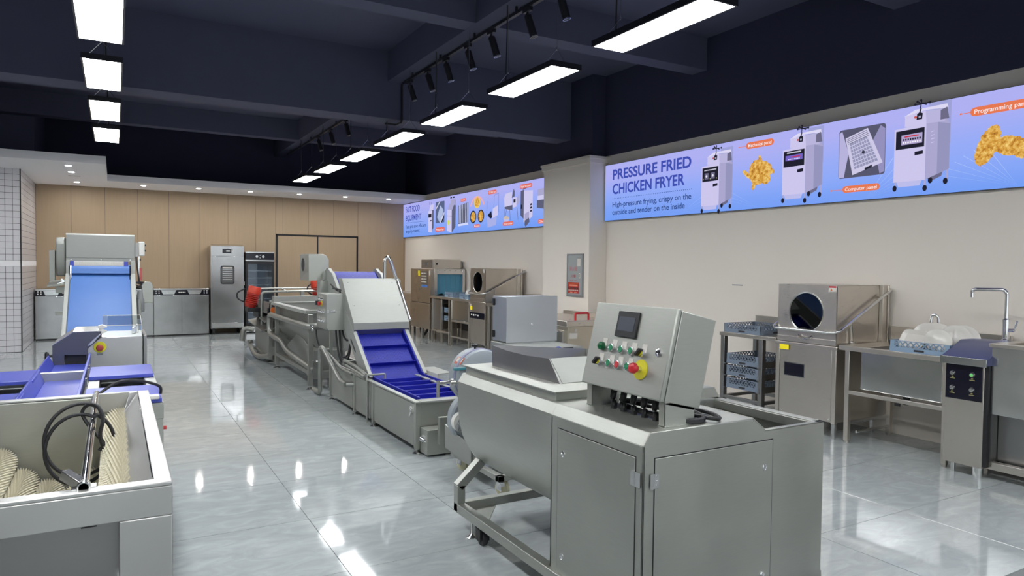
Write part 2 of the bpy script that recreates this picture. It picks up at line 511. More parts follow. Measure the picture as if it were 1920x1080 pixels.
for k in range(7):
    panel_light(3.46, 3.345 + 1.795 * k, 'LED panel hung below the spotlight track, %s of the right row' % (ordn[k] + (' to the camera' if k == 0 else '')), 'hanging LED panels of the right row')
for k in range(4):
    panel_light(-.085, 5.29 + 1.795 * k, 'LED panel over the belt machines, %s of the left row' % (ordn[k] + (' to the camera' if k == 0 else '')), 'hanging LED panels of the left row')
# rows go on behind the camera
ORD_ = 'first second third fourth fifth'.split()
for k in range(4):
    panel_light(3.46, 3.345 - 1.795 * (k + 1), 'LED panel of the right row behind the viewer, %s from the viewer' % ORD_[k], 'LED panels behind the viewer')
for k in range(5):
    panel_light(-.085, 5.29 - 1.795 * (k + 1), 'LED panel of the left row behind the viewer, %s from the viewer' % ORD_[k], 'LED panels behind the viewer')
for k in range(3):  # added lamps out of view, brightening the tiled wall and soffit
    panel_light(-3.63, 12.3 - 1.795 * k, 'LED panel lighting the bay beside the tiled wall, %s from the wood wall' % ORD_[k], 'LED panels out of view in the left bay')

def downlight(x, y, label):
    t = thing('downlight', label, 'downlight', (x, y, 3.28), 'recessed downlights in the white soffit')
    obj('trim_ring', B().lathe((x, y, 3.27), [(.045, .002), (.06, 0), (.062, .009), (.045, .01)], 18, ring=True), WALLW, t)
    obj('lens', B().cyl((x, y, 3.2745), (x, y, 3.279), .044, 16), DLED, t)
for x, y, l in ((-.68, 14.15, 'small recessed downlight nearest the front edge of the deep soffit'), (-.68, 15.13, 'small recessed downlight in the middle of the deep soffit'), (-.67, 17.0, 'small recessed downlight at the back of the deep soffit by the wood wall')):
    downlight(x, y, l)
for k, l in enumerate(('over the conveyor hood', 'above the steel cabinet', 'above the tall steel fridge', 'above the glass fridge and doors', 'above the right door leaf', 'near the far right corner')):
    downlight(.54 + 1.08 * k, 16.9 - .045 * k, 'small recessed downlight in the narrow soffit ' + l)

# track with spotlights under the long beam
def track(y0, y1, label):
    t = thing('light_track', label, 'light track', (3.55, (y0 + y1) / 2, 4.20))
    obj('rail', B().box(3.535, 3.570, y0, y1, 4.19, 4.225), BLKTRK, t, .002)
    obj('conduit', B().tube([(3.625, y0, 4.262), (3.625, y1, 4.262)], .014, 8), BLKTRK, t)
    n = int((y1 - y0) / .95)
    for k in range(n):
        y = y1 - .28 - .95 * k
        obj('hanger', B().box(3.542, 3.563, y, y + .02, 4.22, 4.28).cyl((3.60, y, 4.262), (3.65, y, 4.262), .022, 8), BLKTRK, t)
    return t
t1 = track(-2.0, 9.32, 'black spotlight track under the near stretch of the long beam')
obj('drop_conduit', B().tube(fil([(3.625, 9.3, 4.262), (3.625, 9.63, 4.262), (3.625, 9.63, 3.71), (3.625, 9.86, 3.71), (3.45, 9.86, 3.715)], .05), .016, 8), BLKTRK, t1)
t2 = track(11.2, 16.9, 'black spotlight track beyond the deep cross beam')
def spot(y, label, grp, tilt=16):
    t = thing('track_spotlight', label, 'spotlight', (3.5525, y, 4.19), grp)
    obj('adapter', B().box(3.535, 3.570, y - .07, y + .07, 4.155, 4.19).cyl((3.5525, y, 4.155), (3.5525, y, 4.12), .012, 8).box(3.53, 3.575, y - .012, y + .012, 4.095, 4.13), BLKTRK, t)
    d = Vector((math.sin(R(tilt)), -.12, -math.cos(R(tilt)))).normalized()
    p = Vector((3.555, y, 4.12))
    obj('lamp_head', B().cyl(p, p + d * .21, .039, 18), BLKTRK, t, .002)
    obj('front_ring', B().lathe(p + d * .205, [(.039, 0), (.040, .012), (.033, .012), (.033, .004)], 18, d, True), STP, t)
for k, y in enumerate((9.13, 8.5, 7.93, 7.32, 6.74, 5.98, 5.40)):
    spot(y, 'black cylinder spotlight on the near track, %s from its far end' % ('first second third fourth fifth sixth seventh'.split()[k]), 'spotlights on the near track')
for k, y in enumerate((12.2, 13.2, 14.1)):
    spot(y, 'black cylinder spotlight on the far track, %s behind the deep beam' % ('first second third'.split()[k]), 'spotlights on the far track', 14)
# ================================================================== mixer in the foreground
mx = thing('mixing_machine', 'large satin steel mixing machine with a tilted push-button control box on top', 'machine', (2.44, 3.0, 0))
# U-shaped trough
half = [(1.872, .92), (1.872, .76), (1.885, .66), (1.905, .58), (1.94, .51), (1.985, .44), (2.04, .39), (2.11, .355), (2.20, .335), (2.32, .325), (2.44, .322)]
U = half + [(4.88 - x, z) for x, z in half[-2::-1]]
prof = [(1.872, .92), (1.905, .972)] + [(2.975, .972), (3.008, .92)]
outline = U[:] + [(3.008, .92), (2.975, .972), (1.905, .972)]
obj('trough', B().prism(outline, 'y', 2.865, 3.955), ST, mx, .004, ang=30)
# cabinet shell with open bin at the back right
sh = B()
front = [(1.87, .085), (3.008, .085), (3.008, .909), (2.59, .909), (2.506, .968), (1.905, .972), (1.87, .919)]
sh.prism(front, 'y', 2.178, 2.186)
sh.prism([(2.178, .085), (2.868, .085), (2.868, .919), (2.178, .919)], 'x', 1.87, 1.878)
sh.sheet([(1.87, 2.178, .919), (1.87, 2.868, .919), (1.905, 2.868, .972), (1.905, 2.178, .972)], .004)
sh.box(1.905, 2.506, 2.18, 2.87, .964, .972)
sh.sheet([(2.506, 2.18, .970), (2.506, 2.87, .970), (2.59, 2.87, .909), (2.59, 2.18, .909)], -.006)
sh.box(2.995, 3.008, 2.18, 2.87, .085, .909)
sh.box(1.87, 3.008, 2.858, 2.868, .085, .909)
sh.box(2.47, 2.49, 2.19, 2.86, .085, .93)
sh.box(1.88, 3.0, 2.19, 2.86, .085, .095)
obj('cabinet', sh, ST, mx, .0025)
rim = B().box(2.955, 3.008, 2.178, 2.868, .903, .911).box(2.585, 3.008, 2.178, 2.203, .903, .911).box(2.585, 3.008, 2.84, 2.868, .903, .911)
rim.box(2.95, 2.957, 2.2, 2.85, .86, .905).box(2.6, 2.95, 2.2, 2.205, .87, .905).box(2.6, 2.95, 2.84, 2.845, .80, .905)
obj('bin_rim', rim, ST, mx, .002)
obj('bin_floor', B().box(2.5, 2.995, 2.19, 2.855, .60, .61).box(2.70, 2.78, 2.3, 2.36, .61, .80), STD, mx)
# doors, slightly proud, with shadow gap
def dgap(b, pts): return b
fd = B().box(1.931, 2.639, 2.1745, 2.180, .125, .861)
obj('front_door', fd, ST, mx, .0015)
obj('front_door_gap', B().box(1.9262, 2.6438, 2.1772, 2.1795, .120, .8658), BLK, mx)
sd = B().box(1.8665, 1.872, 2.228, 2.806, .125, .863)
obj('side_door', sd, ST, mx, .0015)
obj('side_door_gap', B().box(1.8692, 1.8715, 2.2232, 2.8108, .120, .8678), BLK, mx)
for z in (.77, .24):
    h = B().box(1.903, 1.926, 2.1705, 2.1735, z - .031, z + .031).box(1.930, 1.948, 2.1705, 2.1735, z - .031, z + .031)
    h.cyl((1.927, 2.172, z - .031), (1.927, 2.172, z + .031), .0045, 10)
    for dz in (-.02, 0, .02):
        h.cyl((1.938, 2.1705, z + dz), (1.938, 2.169, z + dz), .004, 8)
    obj('hinge', h, HINGE, mx)
    h = B().box(1.8625, 1.866, 2.190, 2.224, z - .031 + .005, z + .036).box(1.8625, 1.866, 2.231, 2.252, z - .026, z + .036)
    h.cyl((1.864, 2.2275, z - .026), (1.864, 2.2275, z + .036), .0045, 10)
    obj('hinge', h, HINGE, mx)
def keylock(p, ax, parent, r=.014):
    p = Vector(p); ax = Vector(ax)
    k = obj('key_lock', B().lathe(p, [(r, 0), (r, .003), (r * .75, .005), (r * .7, .003), (0, .003)], 18, ax), CHR, parent)
    return k
for z in (.739, .240):
    keylock((2.585, 2.1745, z), (0, -1, 0), mx)
    keylock((1.8665, 2.758, z + .009), (-1, 0, 0), mx)
# lid plate with hopper
lid = B().box(1.93, 2.92, 2.92, 3.965, .972, 1.012)
lid.box(1.915, 2.935, 2.905, 3.98, 1.012, 1.02)
obj('lid', lid, ST, mx, .002)
hp = B()
A0, A1, A2, A3 = (2.07, 3.86, 1.02), (2.12, 3.10, 1.02), (2.09, 3.30, 1.13), (2.03, 3.90, 1.135)
side = [(2.07, 3.86, 1.02), (2.075, 3.10, 1.02), (2.090, 3.234, 1.139), (2.089, 3.48, 1.128), (2.088, 3.70, 1.130), (2.085, 3.90, 1.145)]
hp.sheet(side, .004)
obj('hopper_side', hp, STD, mx)  # darker steel on side and back puts their shade into the colour
hp = B().sheet([(2.085, 3.89, 1.145), (2.80, 3.88, 1.09), (2.80, 3.86, 1.02), (2.07, 3.86, 1.02)], .004)
obj('hopper_back', hp, STD, mx)
hp = B().sheet([(2.087, 3.10, 1.02), (2.80, 3.10, 1.02), (2.80, 3.234, 1.136), (2.093, 3.234, 1.137)], .004)
hp.sheet([(2.80, 3.10, 1.02), (2.80, 3.86, 1.02), (2.80, 3.88, 1.09), (2.80, 3.234, 1.136)], .004)
obj('hopper_slope', hp, STW, mx)
# open frame under the trough
def fbar(n_, p, q, w=.055, h=.055, m=ST, up=(0, 0, 1)):
    return obj(n_, B().bar(p, q, w, h, up), m, mx, .003)
for xx in (1.873, 3.005):
    s = 1 if xx < 2.4 else -1
    fbar('frame_rail', (xx, 2.19, .135), (xx, 3.945, .135))
    fbar('frame_post', (xx, 3.9175, .11), (xx, 3.9175, .275), .055, .055, ST, (0, 1, 0))
    fbar('frame_arm', (xx - s * .012, 3.9175, .262), (xx + s * .185, 3.9175, .44), .055, .055, ST, (0, 1, 0))
fbar('frame_crossbar', (1.89, 3.9175, .14), (2.99, 3.9175, .14))
obj('gusset', B().prism([(1.90, 3.89), (2.12, 3.89), (1.90, 3.60)], 'z', .108, .118), ST, mx)
obj('gusset', B().prism([(2.98, 3.89), (2.76, 3.89), (2.98, 3.60)], 'z', .108, .118), ST, mx)
for xx, yy in ((1.87, 3.74), (3.0, 3.74), (1.9, 2.25), (3.0, 2.25)):
    obj('levelling_foot', B().lathe((xx, yy, 0), [(.032, 0), (.032, .006), (.012, .024), (.009, .03), (.009, .11)], 16), STP, mx)
    c = B().lathe((xx + .01, yy - .13, .045), [(.045, -.016), (.045, .016)], 20, (1, 0, 0))
    obj('caster', c, RUB, mx, .003)
    obj('caster_fork', B().box(xx - .022, xx - .012, yy - .155, yy - .10, .03, .108).box(xx + .032, xx + .042, yy - .155, yy - .10, .03, .108).box(xx - .022, xx + .042, yy - .16, yy - .09, .10, .11).cyl((xx - .022, yy - .13, .045), (xx + .042, yy - .13, .045), .007, 8), BLK, mx)
# ---- control box on two brackets
th = R(13.5)
MB_ = Matrix.Translation((1.99, 0, 1.085)) @ Matrix.Rotation(th, 4, 'Y')      # local x = depth, z = up the panel
def LB(): return B(MB_)
body = obj('control_box', LB().box(.028, .233, 2.222, 2.788, .004, .398), ST, mx, .003)
door = obj('control_box_door', LB().box(0, .024, 2.220, 2.790, 0, .402), ST, mx, .006)
obj('door_gasket', LB().box(.0235, .029, 2.228, 2.782, .008, .394), BLK, body)
obj('touch_screen', LB().box(-.010, 0, 2.450, 2.600, .247, .368), BLK, door, .004)
obj('screen', LB().box(-.0115, -.0095, 2.470, 2.584, .276, .342), SCREEN, door)
# (y, u, kind): green push buttons, black-yellow selectors, red stop
btns = [(2.678, .191, 'lamp'), (2.605, .190, 'green'), (2.533, .189, 'green'), (2.462, .190, 'green'), (2.392, .190, 'sel'),
        (2.683, .118, 'sel'), (2.602, .117, 'green'), (2.537, .117, 'red'), (2.466, .118, 'green')]
for (y, u, k) in btns:
    pl = obj('label_plate', LB().box(-.0015, 0, y - .028, y + .004, u + .004, u + .040), WHITEP, door)
    if k == 'lamp':
        obj('indicator_lamp', LB().lathe((0, y, u), [(.020, 0), (.020, -.006), (.018, -.020), (.010, -.027), (0, -.028)][::-1], 18, (1, 0, 0)), DGREEN, door)
    elif k == 'sel':
        s_ = obj('selector_switch', LB().lathe((0, y, u), [(.0, -.013), (.018, -.013), (.020, -.010), (.020, 0)], 18, (1, 0, 0)), HINGE, door)
        obj('selector_ring', LB().lathe((0, y, u), [(0, -.0155), (.015, -.0155), (.015, -.012)], 18, (1, 0, 0)), YEL, s_)
        obj('selector_knob', B(MB_ @ Matrix.Translation((-.021, y, u)) @ Matrix.Rotation(R(38), 4, 'X')).box(-.013, .008, -.007, .007, -.019, .019), BLK, s_, .003)
    else:
        s_ = obj('push_button', LB().lathe((0, y, u), [(.0145, -.011), (.0165, -.014), (.019, -.013), (.020, -.008), (.020, 0)], 20, (1, 0, 0)), HINGE, door)
        obj('button_cap', LB().lathe((0, y, u), [(0, -.0145), (.012, -.0145), (.0145, -.012), (.0145, 0)], 18, (1, 0, 0)), GREEN if k == 'green' else RED, s_)
es = obj('emergency_stop', LB().lathe((0, 2.379, .116), [(0, -.030), (.014, -.030), (.015, -.004)], 18, (1, 0, 0)), HINGE, door)
obj('yellow_ring', LB().lathe((0, 2.379, .116), [(.0, -.006), (.043, -.006), (.045, -.004), (.045, 0)], 28, (1, 0, 0)), YEL, es)
obj('mushroom_head', LB().lathe((0, 2.379, .116), [(0, -.062), (.012, -.061), (.021, -.056), (.024, -.048), (.024, -.038), (.016, -.030), (.015, -.024)], 22, (1, 0, 0)), RED, es)
kl = obj('key_lock', LB().lathe((0, 2.285, .204), [(0, -.004), (.011, -.004), (.012, -.008), (.016, -.007), (.017, 0)], 20, (1, 0, 0)), CHR, door)
obj('key_slot', LB().box(-.0048, -.0038, 2.283, 2.287, .194, .214).box(-.0048, -.0038, 2.275, 2.295, .202, .206), BLK, kl)
for k, (u, z) in enumerate(((2.225, 0), (2.785, 0))):
    pass
def bracket(y0, y1, name='box_bracket'):
    b = B().box(2.022, 2.192, y0, y0 + .004, .972, 1.075).box(2.022, 2.026, y0, y1, .972, 1.09).box(2.022, 2.20, y0 - .006, y1 + .006, .972, .976)
    b.sheet([(2.022, y0, 1.07), (2.192, y0, 1.03), (2.192, y0 + .004, 1.03), (2.022, y0 + .004, 1.07)], .02)
    obj(name, b, ST, mx, .001)
bracket(2.225, 2.262); bracket(2.742, 2.784)
for k in range(5):
    y = 2.375 + .075 * k
    g1 = obj('cable_gland', LB().cyl((.12, y, .004), (.12, y, -.020), .017, 6).lathe((.12, y, -.020), [(.016, 0), (.014, -.02), (.009, -.03)], 12), BLK, mx)
    xg, zg = 2.10, 1.02
    obj('cable_gland', B().cyl((xg - .02, y - .03, .972), (xg - .02, y - .03, .990), .017, 6).lathe((xg - .02, y - .03, .99), [(.016, 0), (.014, .015), (.009, .022)], 12), BLK, mx)
    obj('control_cable', B().tube(smooth_path([(2.103, y, 1.03), (2.098, y - .005, 1.015), (2.085, y - .025, 1.0), (2.08, y - .03, .98)]), .005, 6), RUB, mx)
lp = []
for k in range(34):
    a = k / 33 * 2 * math.pi * 1.9
    lp.append((2.20 + .115 * math.cos(a + 2.3) + .01 * math.sin(3 * a), 2.45 + .24 * math.sin(a + 2.3), .984 + .012 * (k / 33) + .004 * math.sin(a * 2)))
lp += [(2.27, 2.22, .99), (2.35, 2.24, .985), (2.38, 2.36, .984), (2.34, 2.5, .984)]
obj('coiled_cable', B().tube(smooth_path(lp, 3), .0095, 8), RUB, mx)
obj('tank_cover', B().prism([(2.52, .972), (2.66, .972), (2.60, 1.06), (2.57, 1.14), (2.52, 1.14)], 'y', 2.70, 2.86).box(2.55, 2.61, 2.74, 2.80, 1.14, 1.165), ENAM, mx, .004)

# ================================================================== vegetable cutter behind it
vc = thing('vegetable_cutter', 'wheeled vegetable cutter with a round grey-blue blade housing and large square motor box', 'machine', (2.75, 4.75, 0))
cab = obj('motor_box', B().box(2.92, 3.43, 5.204, 5.46, .99, 1.383), steel('steel_bluish', (.52, .54, .57, 1), .36, (1, 1, 15), metal=.9), vc, .004)
obj('motor_box_door', B().box(2.915, 3.435, 5.198, 5.206, .986, 1.387), cab.data.materials[0], vc, .002)
for z in (1.33, 1.05):
    obj('hinge', B().cyl((2.915, 5.43, z - .03), (2.915, 5.43, z + .03), .008, 10).box(2.912, 2.92, 5.415, 5.45, z - .028, z + .028), BLK, vc)
obj('door_lock', B().lathe((3.17, 5.198, 1.14), [(0, -.007), (.009, -.007), (.011, 0)], 14, (0, 1, 0)), HINGE, vc)
obj('pedestal', B().box(2.88, 3.40, 4.75, 5.42, .36, .985), ST, vc, .003)
obj('side_panel_strip', B().box(3.20, 3.30, 4.745, 4.752, .55, .985), BLK, vc)
obj('round_badge', B().lathe((3.15, 4.747, .94), [(0, -.003), (.055, -.003), (.056, 0)], 22, (0, 1, 0)), BOARD, vc)
# blade housing: wide drum facing the camera
hs = B().lathe((2.45, 4.72, .79), [(.0, -.0), (.175, 0), (.205, .012), (.215, .03), (.215, .17), (.20, .19), (0, .19)], 44, (0, 1, 0))
obj('blade_housing', hs, ENAM, vc)
obj('housing_rim', B().lathe((2.45, 4.76, .79), [(.214, 0), (.222, .006), (.222, .034), (.214, .04)], 44, (0, 1, 0), True), plain('mauve_grey', srgb(128, 130, 156), .4), vc)
obj('warning_label', B(Matrix.Translation((2.45, 4.80, .79)) @ Matrix.Rotation(R(-52), 4, 'Y')).box(-.03, .03, -.06, .05, .2145, .2170), plain('red_label', srgb(196, 96, 66), .5), vc)
obj('label_stripe', B(Matrix.Translation((2.45, 4.80, .79)) @ Matrix.Rotation(R(-52), 4, 'Y')).box(-.012, .024, -.05, .04, .2172, .2178), WHITEP, vc)
kb = obj('clamp_knob', B().cyl((2.42, 4.81, 1.0), (2.42, 4.81, 1.02), .008, 8).lathe((2.42, 4.81, 1.02), [(.01, 0), (.028, .006), (.03, .016), (.024, .022), (.01, .026)], 10), BLK, vc)
obj('teal_lever', B().bar((2.20, 4.72, .872), (2.34, 4.72, .872), .03, .022).bar((2.31, 4.70, .88), (2.31, 4.70, .80), .025, .02, (0, 1, 0)), TEAL, vc, .005)
cr = B().cyl((2.25, 4.75, .77), (2.10, 4.78, .765), .012, 10).cyl((2.10, 4.78, .785), (2.10, 4.78, .66), .013, 10).cyl((2.19, 4.76, .768), (2.225, 4.755, .768), .028, 12)
obj('crank_handle', cr, STP, vc)
obj('support_post', B().box(2.31, 2.345, 4.62, 4.70, .30, .86), ST, vc, .003)
lw = B().lathe((2.448, 4.86, .45), [(0, 0), (.185, 0), (.20, .015), (.20, .08), (0, .08)], 40, (0, 1, 0))
obj('lower_drum', lw, ENAM, vc)
obj('drive_ring', B().lathe((2.31, 4.79, .445), [(.04, 0), (.075, 0), (.075, .05), (.04, .05)], 24, (0, 1, 0), True), WHITE, vc)
obj('drive_motor', B().cyl((2.255, 4.75, .425), (2.46, 4.75, .44), .036, 18).cyl((2.24, 4.75, .424), (2.255, 4.75, .425), .026, 14), GREYP, vc, .003)
tray = B().prism([(4.60, .165), (5.09, .185), (5.09, .375), (4.95, .35), (4.60, .31)], 'x', 2.295, 2.305)
tray.prism([(4.60, .165), (5.09, .185), (5.09, .375), (4.95, .35), (4.60, .31)], 'x', 3.28, 3.29)
tray.box(2.295, 3.29, 4.60, 4.61, .165, .31).box(2.295, 3.29, 5.08, 5.09, .185, .375).box(2.30, 3.285, 4.61, 5.085, .185, .20)
obj('discharge_tray', tray, ST, vc, .002)
obj('base_frame', B().box(2.33, 2.38, 4.25, 5.05, .13, .17).box(3.20, 3.25, 4.25, 5.42, .13, .17).box(2.33, 3.25, 4.25, 4.29, .13, .17).box(2.38, 3.2, 5.38, 5.42, .13, .36), ST, vc, .002)
for i, (x, y) in enumerate(((2.43, 5.03), (2.40, 4.31), (3.2, 4.31), (3.2, 5.36))):
    c = obj('caster', B().lathe((x, y, .062), [(.0, -.02), (.05, -.02), (.062, -.014), (.062, .014), (.05, .02), (0, .02)], 24, (1, .25, 0)), CREAMW, vc)
    obj('caster_fork', B().box(x - .035, x - .027, y - .03, y + .03, .05, .14).box(x + .027, x + .035, y - .03, y + .03, .05, .14).box(x - .04, x + .04, y - .045, y + .04, .128, .14).cyl((x - .036, y, .062), (x + .036, y, .062), .01, 10), HINGE, c)
    obj('brake_pedal', B().box(x - .055, x - .02, y - .07, y - .02, .095, .125), HINGE, c, .003)
# ================================================================== elevator conveyor with wash tank
ev = thing('elevator_conveyor', 'tank-fed steel elevator conveyor with bright blue cleated belt and sloped hood', 'conveyor', (2.6, 7.2, 0))
# tank
xl, xr, yn, yf = 2.27, 2.86, 5.62, 8.45
tk = B()
tk.box(xl + .012, xl + .020, yn + .03, yf, .06, .445)
tk.box(xr - .02, xr - .012, yn + .03, yf, .06, .445)
tk.box(xl + .012, xr - .012, yn + .03, yn + .04, .06, .445)
tk.box(xl + .012, xr - .012, yf - .01, yf, .06, .445)
tk.box(xl + .012, xr - .012, yn + .03, yf, .06, .07)
obj('tank', tk, ST, ev, .002)
rm = B().box(xl - .012, xl + .035, yn - .01, yf, .445, .460).box(xr - .035, xr + .012, yn - .01, yf, .445, .460).box(xl + .035, xr - .035, yf - .04, yf, .445, .46)
obj('tank_rim', rm, ST, ev, .003)
obj('front_lip', B().box(xl + .035, xr - .035, yn - .012, yn + .10, .445, .462), STW, ev, .003)
for (y0, y1) in ((5.70, 6.74), (6.90, 7.38), (7.52, 8.38)):
    obj('side_panel', B().box(xl + .004, xl + .013, y0, y1, .06, .43), ST, ev, .002)
for x in (xl + .02, xr - .02):
    for y in (5.66, 6.82, 7.45, 8.42):
        if x > 2.6 and 6 < y < 7: continue
        obj('leg', B().box(x - .022, x + .022, y - .022, y + .022, .035, .445), ST, ev, .002)
        obj('levelling_foot', B().lathe((x, y, 0), [(.042, 0), (.042, .006), (.020, .022), (.010, .026), (.010, .05)], 18), STP, ev)
# sump box at the near end
obj('sump_box', B().box(2.31, 2.60, 5.48, 5.63, .02, .235), ST, ev, .003)
obj('sump_foot', B().lathe((2.52, 5.52, 0), [(.03, 0), (.03, .006), (.012, .018), (.010, .025)], 14), STP, ev)
for (p, q) in (((2.30, 5.58, .145), (2.33, 5.50, .13)), ((2.49, 5.60, .26), (2.53, 5.52, .255))):
    obj('valve', B().cyl(p, q, .014, 12).cyl(Vector(p) + Vector((0, .01, 0)), Vector(p) + Vector((.012, -.03, -.01)), .022, 12).bar(Vector(p) + Vector((0, 0, .03)), Vector(q) + Vector((.01, 0, .03)), .012, .006), CHR, ev)
lt = B().bar((2.262, 5.75, .40), (2.262, 5.72, .34), .012, .02).cyl((2.255, 5.74, .38), (2.275, 5.74, .38), .012, 10).bar((2.258, 5.73, .36), (2.258, 5.76, .31), .008, .014)
obj('toggle_latch', lt, CHR, ev)
# handle post and pipes on the left side
obj('handle_post', B().tube(fil([(2.262, 6.97, .0), (2.262, 6.97, .505), (2.45, 6.96, .505), (2.45, 6.96, .42)], .006, 2), .011, 8).lathe((2.262, 6.97, 0), [(.022, 0), (.022, .006), (.011, .012)], 12), STW, ev)
obj('hand_rail_bar', B().tube(fil([(2.255, 6.97, .50), (2.255, 7.25, .54), (2.255, 7.62, .56), (2.255, 7.78, .55), (2.255, 7.78, .50)], .06), .020, 10).tube(fil([(2.245, 6.99, .485), (2.245, 7.28, .50), (2.245, 7.66, .52)], .05), .018, 10), STK, ev)
obj('water_pipe', B().tube(fil([(2.20, 8.95, .05), (2.20, 8.62, .05), (2.20, 8.62, .62), (2.20, 8.46, .62), (2.20, 7.72, .33), (2.20, 7.50, .33)], .07), .028, 12).cyl((2.20, 7.50, .33), (2.28, 7.47, .33), .028, 12), STK, ev)
obj('water_pipe', B().tube(fil([(2.26, 8.55, .56), (2.27, 7.9, .44), (2.27, 7.5, .44)], .07), .020, 10).tube(fil([(2.24, 8.80, .34), (2.24, 8.80, .56), (2.36, 8.80, .56)], .06), .022, 10), STK, ev)
# incline frame: bed goes from (y 7.08, z .49) up to the head drum
Ya, Za, Yb, Zb = 7.06, .452, 8.50, 1.482
def on(t, n=0.0):
    """point on the incline, n = offset up from the belt"""
    d = Vector((Yb - Ya, Zb - Za)); L = d.length; d /= L; nn = Vector((-d.y, d.x))
    p = Vector((Ya, Za)) + d * t * L + nn * n
    return (p.x, p.y)
def cheek(x0, x1, name='side_frame'):
    pr = [on(-.02, .06), on(1.0, .07)]
    cy, cz, r = 8.66, 1.43, .168
    for k in range(9):
        a = R(128 - k * 26)
        pr.append((cy + r * math.cos(a), cz + r * math.sin(a)))
    pr += [on(.92, -.13), on(.02, -.13), on(-.03, -.05)]
    return obj(name, B().prism(pr, 'x', x0, x1), STW, ev, .003)
cheek(2.295, 2.335); cheek(2.905, 2.945)
obj('cheek_slot', B(Matrix.Translation((2.293, on(.33, -.055)[0], on(.33, -.055)[1])) @ Matrix.Rotation(math.atan2(Zb - Za, Yb - Ya), 4, 'X')).prism([(-.10, -.014), (.10, -.014), (.114, 0), (.10, .014), (-.10, .014), (-.114, 0)], 'x', 0, .004), DARKIN, ev)
# belt: incline + head + flat infeed, a fine woven top
bl = B()
p0, p1 = on(0, 0), on(1.0, 0)
path = [(5.74, .43), (6.2, .425), (6.9, .425), p0]
path += [on(k / 6) for k in range(1, 7)]
cy, cz, r = 8.66, 1.43, .125
for k in range(11):
    a = R(128 - k * 22); path.append((cy + r * math.cos(a), cz + r * math.sin(a)))
for a_, b_ in zip(path, path[1:]):
    bl.face((2.336, a_[0], a_[1]), (2.904, a_[0], a_[1]), (2.904, b_[0], b_[1]), (2.336, b_[0], b_[1]))
def belt_mat():
    m, t, p = nt('blue_mesh_belt')
    tc = t.nodes.new('ShaderNodeTexCoord')
    mp = t.nodes.new('ShaderNodeMapping'); mp.inputs['Rotation'].default_value = (R(-35.6), 0, 0)
    t.links.new(tc.outputs['Object'], mp.inputs['Vector'])
    v = t.nodes.new('ShaderNodeTexVoronoi'); v.inputs['Scale'].default_value = 62; v.inputs['Randomness'].default_value = .15
    t.links.new(mp.outputs['Vector'], v.inputs['Vector'])
    r = t.nodes.new('ShaderNodeValToRGB'); e = r.color_ramp.elements
    e[0].position = .15; e[0].color = srgb(40, 52, 182); e[1].position = .6; e[1].color = srgb(16, 22, 124)
    t.links.new(v.outputs['Distance'], r.inputs['Fac']); t.links.new(r.outputs['Color'], p.inputs['Base Color'])
    bp = t.nodes.new('ShaderNodeBump'); bp.inputs['Strength'].default_value = .6; bp.inputs['Distance'].default_value = .004; bp.invert = True
    t.links.new(v.outputs['Distance'], bp.inputs['Height']); t.links.new(bp.outputs['Normal'], p.inputs['Normal'])
    p.inputs['Roughness'].default_value = .5; p.inputs['Specular IOR Level'].default_value = .3
    return m
BELTM = belt_mat()
obj('belt', bl, BELTM, ev, ang=60)
for k in range(6):
    t_ = .10 + .155 * k
    a_, c_ = on(t_, 0), on(t_, .045)
    e_, g_2 = on(t_ + .012, 0), on(t_ + .006, .045)
    obj('cleat', B().prism([a_, e_, g_2, c_], 'x', 2.345, 2.895), BELT, ev, .002)
for k in range(5):
    y = 5.92 + .24 * k
    obj('cleat', B().prism([(y, .425), (y + .10, .425), (y + .03, .462), (y, .462)], 'x', 2.345, 2.895), BELT, ev, .003)
for x in (2.336, 2.888):
    obj('belt_edge_guard', B().prism([(5.74, .425), (6.95, .425), on(0, 0), on(.42, 0), on(.42, .055), on(0, .055), (6.95, .475), (5.74, .475)], 'x', x, x + .016), BELT, ev, .002)
obj('return_tray', B().prism([on(.05, -.14), on(.95, -.14), on(.95, -.15), on(.05, -.15)], 'x', 2.34, 2.90), ST, ev)
for x in (2.40, 2.84):
    obj('strut', B().bar((x, 8.42, .05), (x, 8.42, 1.22), .04, .04, (0, 1, 0)).bar((x, 8.86, .05), (x, 8.86, 1.36), .04, .04, (0, 1, 0)).bar((x, 8.42, .30), (x, 8.86, .30), .03, .03), ST, ev, .002)
# sloped hood
hd = B()
xa, xb = 2.302, 2.958
pr = [(7.535, .86), (7.578, .918), (7.578, .993), (8.05, 1.480), (8.20, 1.480), (7.66, .78)]
hd.prism(pr, 'x', xa, xa + .004).prism(pr, 'x', xb - .004, xb)
hd.sheet([(xa, 7.578, .993), (xb, 7.578, .993), (xb, 8.05, 1.480), (xa, 8.05, 1.480)], -.005)
hd.sheet([(xa, 7.578, .916), (xb, 7.578, .916), (xb, 7.578, .994), (xa, 7.578, .994)], -.005)
hd.sheet([(xa, 8.05, 1.476), (xb, 8.05, 1.476), (xb, 8.20, 1.478), (xa, 8.20, 1.478)], -.004)
obj('hood', hd, STW, ev, .002)
ap = B().sheet([(xa + .035, 7.625, .860), (xb - .045, 7.625, .858), (xb, 7.575, .918), (xa, 7.575, .918)], -.004)
ap.box(xa, xa + .035, 7.57, 7.59, .80, .90).box(xb - .045, xb, 7.57, 7.59, .80, .90)
obj('hood_apron', ap, steel('steel_apron', (.26, .26, .32, 1), .5, (1, 1, 10), metal=.9), ev, .002)  # dark bluish colour paints the belt's reflection onto the apron
for (x, y, z) in ((2.36, 7.75, 1.174), (2.90, 7.75, 1.174), (2.36, 8.0, 1.433), (2.90, 8.0, 1.433)):
    obj('screw', B().cyl((x, y, z - .002), (x, y - .003, z + .004), .005, 8), CHR, ev)
